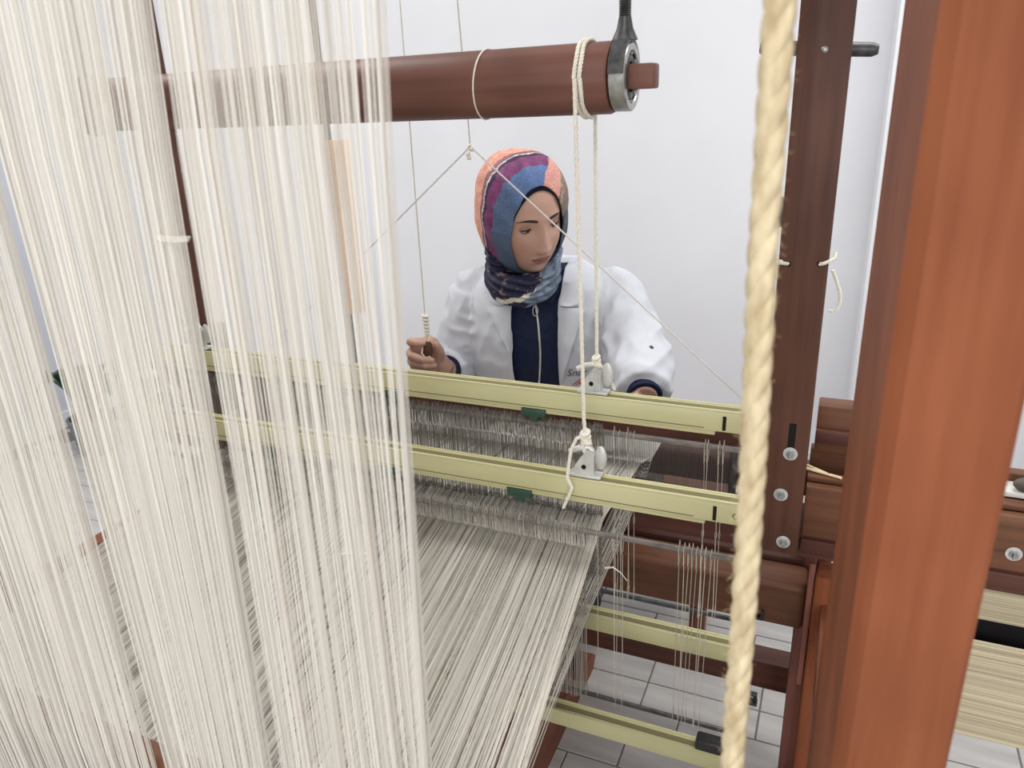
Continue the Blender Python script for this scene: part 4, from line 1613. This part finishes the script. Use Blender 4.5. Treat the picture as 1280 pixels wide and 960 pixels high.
    # navy cuffs peeking out of the coat sleeves
    for s_, w in ((elR, wrR), (elL, wrL)):
        d_ = (w - s_).normalized()
        MB().tube([w - d_ * 0.05, w - d_ * 0.02, w - d_ * 0.004, w - d_ * 0.006], [0.036, 0.036, 0.034, 0.026], 24).build('shirt_cuff', 'shirt', root)

    # ---------------- coat
    mb = MB()
    CZ = [(0.52, 0.200, 0.150, 0.150), (0.60, 0.200, 0.150, 0.155)] + ZS[2:-1]
    mb.loft(torso_rings(0.013, CZ))
    for s_, e_, w, rs in ((shR, elR, wrR, (0.064, 0.063, 0.060, 0.052, 0.043)), (shL, elL, wrL, (0.062, 0.066, 0.066, 0.060, 0.050))):
        d_ = (w - e_).normalized()
        mid = (s_.lerp(e_, 0.5))
        mb.tube([s_ + (s_ - e_).normalized() * 0.0, mid, e_ + (e_ - mid).normalized() * 0.006, e_.lerp(w, 0.55), w - d_ * 0.018], rs, 30)
        mb.ball(s_, 0.058)
        mb.ball(e_, rs[2])
        mb.ball(s_.lerp(B(0, 0, 1.085), 0.42) + Vector((0, 0, -0.003)), (0.062, 0.062, 0.05))
    # coat skirt over the lap
    for hip, knee, ank in kn:
        mb.tube([hip + Vector((0, 0.02, 0.0)), hip.lerp(knee, 0.55), knee + Vector((0, -0.03, 0))], [0.108, 0.098, 0.088], 24)
    mb.tube([B(0, 0, 0.56), BC + Vector((0, 0.30, 0.54))], [0.15, 0.16], 24)
    cm = remeshed(mb, 0.0036)
    smooth_mesh(cm, 5)
    def wrinkle(p):
        q = toB(p)
        amp = 0.0030
        arm = abs(q.x) > 0.15
        if arm:
            amp = 0.0075
        a = noise.noise(Vector((p.x * 9 + p.z * 24, p.y * 9, p.z * 9 - p.x * 20)))
        b_ = noise.noise(Vector((p.x * 20, p.y * 20, p.z * 30 + 5)))
        rid = 1 - abs(a) * 2.2
        return amp * (0.75 * rid + 0.4 * b_)
    displace(cm, wrinkle)

    def kill_coat(p):
        q = toB(p)
        if q.z > 1.148 and abs(q.x) < 0.10:
            return True
        half = 0.050 + max(0, (q.z - 1.07)) * 0.15
        return q.y > 0.02 and abs(q.x + 0.004) < half and q.z > 0.66
    cut_mesh(cm, kill_coat, 8)
    coat = link('coat', solidified(cm, 0.0025, 0), 'coat', root, True, None)
    cb = BVHTree.FromPolygons([v.co.copy() for v in cm.vertices], [tuple(p.vertices) for p in cm.polygons])

    def lapel(rows):
        """rows: (z, x_inner, x_outer)"""
        g = []
        for z, xi, xo in rows:
            line = []
            for i in range(9):
                t = i / 8
                x = xi + (xo - xi) * t
                line.append(on(cb, x, z, 0.0060 + 0.0110 * t + 0.006 * math.sin(t * 3.14)))
            g.append(line)
        # even out where the ray missed
        mb = MB()
        mb.loft(g, False, False)
        m_ = bpy.data.meshes.new('lapel')
        m_.from_pydata(mb.v, [], mb.f)
        return link('lapel', solidified(m_, 0.0034), 'coat', coat, True, 60)

    def rows(sg, spec):
        out = []
        for k in range(len(spec) - 1):
            (z0, i0, o0), (z1, i1, o1) = spec[k], spec[k + 1]
            for j in range(6):
                t = j / 6
                out.append((z0 + (z1 - z0) * t, sg * (i0 + (i1 - i0) * t), sg * (o0 + (o1 - o0) * t)))
        out.append((spec[-1][0], sg * spec[-1][1], sg * spec[-1][2]))
        return out
    lapel(rows(-1, [(1.062, 0.0585, 0.112), (1.045, 0.0575, 0.102), (1.00, 0.0575, 0.078), (0.965, 0.0575, 0.060)]))
    lapel(rows(-1, [(1.108, 0.066, 0.090), (1.085, 0.0625, 0.108), (1.071, 0.060, 0.106), (1.066, 0.0595, 0.082)]))
    lapel(rows(1, [(1.062, 0.0505, 0.108), (1.045, 0.0495, 0.100), (0.98, 0.0495, 0.080), (0.90, 0.0495, 0.056)]))
    lapel(rows(1, [(1.112, 0.060, 0.090), (1.085, 0.0545, 0.106), (1.071, 0.052, 0.102), (1.066, 0.0515, 0.078)]))
    # breast pocket with embroidery on her left
    g = [[on(cb, 0.062 + 0.085 * i / 10, 0.928 - 0.10 * j / 10, 0.0022) for i in range(11)] for j in range(11)]
    mb = MB()
    mb.loft(g, False, False)
    m_ = bpy.data.meshes.new('pocket')
    m_.from_pydata(mb.v, [], mb.f)
    pocket = link('breast_pocket', solidified(m_, 0.0015), 'coat', coat, True, 60)
    cu = bpy.data.curves.new('txt', 'FONT')
    cu.body = 'Snar'
    cu.size = 0.024
    cu.shear = 0.3
    cu.extrude = 0.0002
    to = bpy.data.objects.new('tmp', cu)
    col.objects.link(to)
    dg = bpy.context.evaluated_depsgraph_get()
    tm = bpy.data.meshes.new_from_object(to.evaluated_get(dg))
    bpy.data.objects.remove(to)
    for v in tm.vertices:
        v.co = on(cb, 0.064 + v.co.x, 0.906 + v.co.y, 0.0042 + v.co.z)
    link('embroidered_name', tm, 'ink_blue', pocket, False)
    mb = MB()
    for x0, z0, x1, z1 in ((0.096, 0.882, 0.116, 0.899), (0.104, 0.882, 0.122, 0.897), (0.112, 0.884, 0.118, 0.896), (0.122, 0.897, 0.134, 0.884), (0.128, 0.900, 0.138, 0.890)):
        mb.tube([on(cb, x0 - 0.02 + (x1 - x0) * i / 5, z0 + (z1 - z0) * i / 5, 0.004) for i in range(6)], 0.0011, 6)
    mb.build('embroidered_emblem', 'ink_red', pocket)
    # button on the sleeve
    p = at(815, 433, 1.40)
    h = cb.find_nearest(p)
    MB().cyl(h[0], h[0] + h[1] * 0.003, 0.0045, n=16, bev=0.0008).build('button', 'dark_steel', coat)
    # trousers and shoes
    for hip, knee, ank in kn:
        MB().tube([knee + Vector((0, 0, 0.02)), knee.lerp(ank, 0.4), ank + Vector((0, 0, 0.02))], [0.066, 0.062, 0.050], 22).build('trouser_leg', 'trouser', root)
        f = ank.copy()
        MB().tube([f + Vector((0, 0.045, -0.035)), f + Vector((0, 0.03, -0.034)), f + Vector((0, -0.06, -0.036)), f + Vector((0, -0.15, -0.046)), f + Vector((0, -0.175, -0.052))], [0.025, 0.039, 0.039, 0.028, 0.015], 20).build('shoe', 'shoe', root)

    # ---------------- pull cord with handle, held by the hand
    t = thing('pull_cord', haR, 'white pull cord with coiled knot and brown wooden handle held in the hand', 'cord')
    hb = P(haR, 0.003, 0.021, -0.012)
    ht = P(haR, 0.006, 0.021, 0.030)
    MB().tube([hb, hb.lerp(ht, 0.1), hb.lerp(ht, 0.5), hb.lerp(ht, 0.85), ht], [0.006, 0.0085, 0.0105, 0.0095, 0.005], 20).build('handle', 'sword', t)
    kt = at(531, 392, haR.y - 0.015)
    top = at(500, 0, haR.y - 0.015)
    top2 = kt + (top - kt) * 1.5
    MB().rope([ht, kt], 0.0026, 3, 0.012, 5).build('cord_tail', 'cord', t)
    m_ = MB()
    for k in range(6):
        q = kt.lerp(ht, 0.08 + 0.125 * k)
        m_.torus(q, (0.25, 0.1, 1), 0.0058 - 0.0003 * k, 0.0027, 20, 8)
    m_.build('coiled_knot', 'cord', t)
    MB().rope([kt, top2], 0.0017, 2, 0.009, 5).build('cord_length', 'thin_cord', t)
    MB().tube([P(haR, -0.006, 0.030, 0.018), P(haR, -0.008, 0.033, 0.008), P(haR, 0.0, 0.035, -0.002), P(haR, 0.010, 0.032, 0.0)], 0.0016, 6).build('cord_wrap', 'cord', t)

    # ---------------- bench
    hip0 = (kn[0][0] + kn[1][0]) / 2
    zb = 0.42
    b = thing('bench', (hip0.x, hip0.y, 0), 'low brown wooden bench that the weaver sits on', 'bench')
    MB().box((hip0.x - 0.40, hip0.y - 0.14, zb - 0.05), (hip0.x + 0.40, hip0.y + 0.20, zb - 0.012), 0.005).build('seat', 'railx', b)
    for sx in (-1, 1):
        for yy in (-0.10, 0.15):
            MB().box((hip0.x + sx * 0.35 - 0.022, hip0.y + yy - 0.022, 0), (hip0.x + sx * 0.35 + 0.022, hip0.y + yy + 0.022, zb - 0.05), 0.004).build('leg', 'leg', b)


weaver()
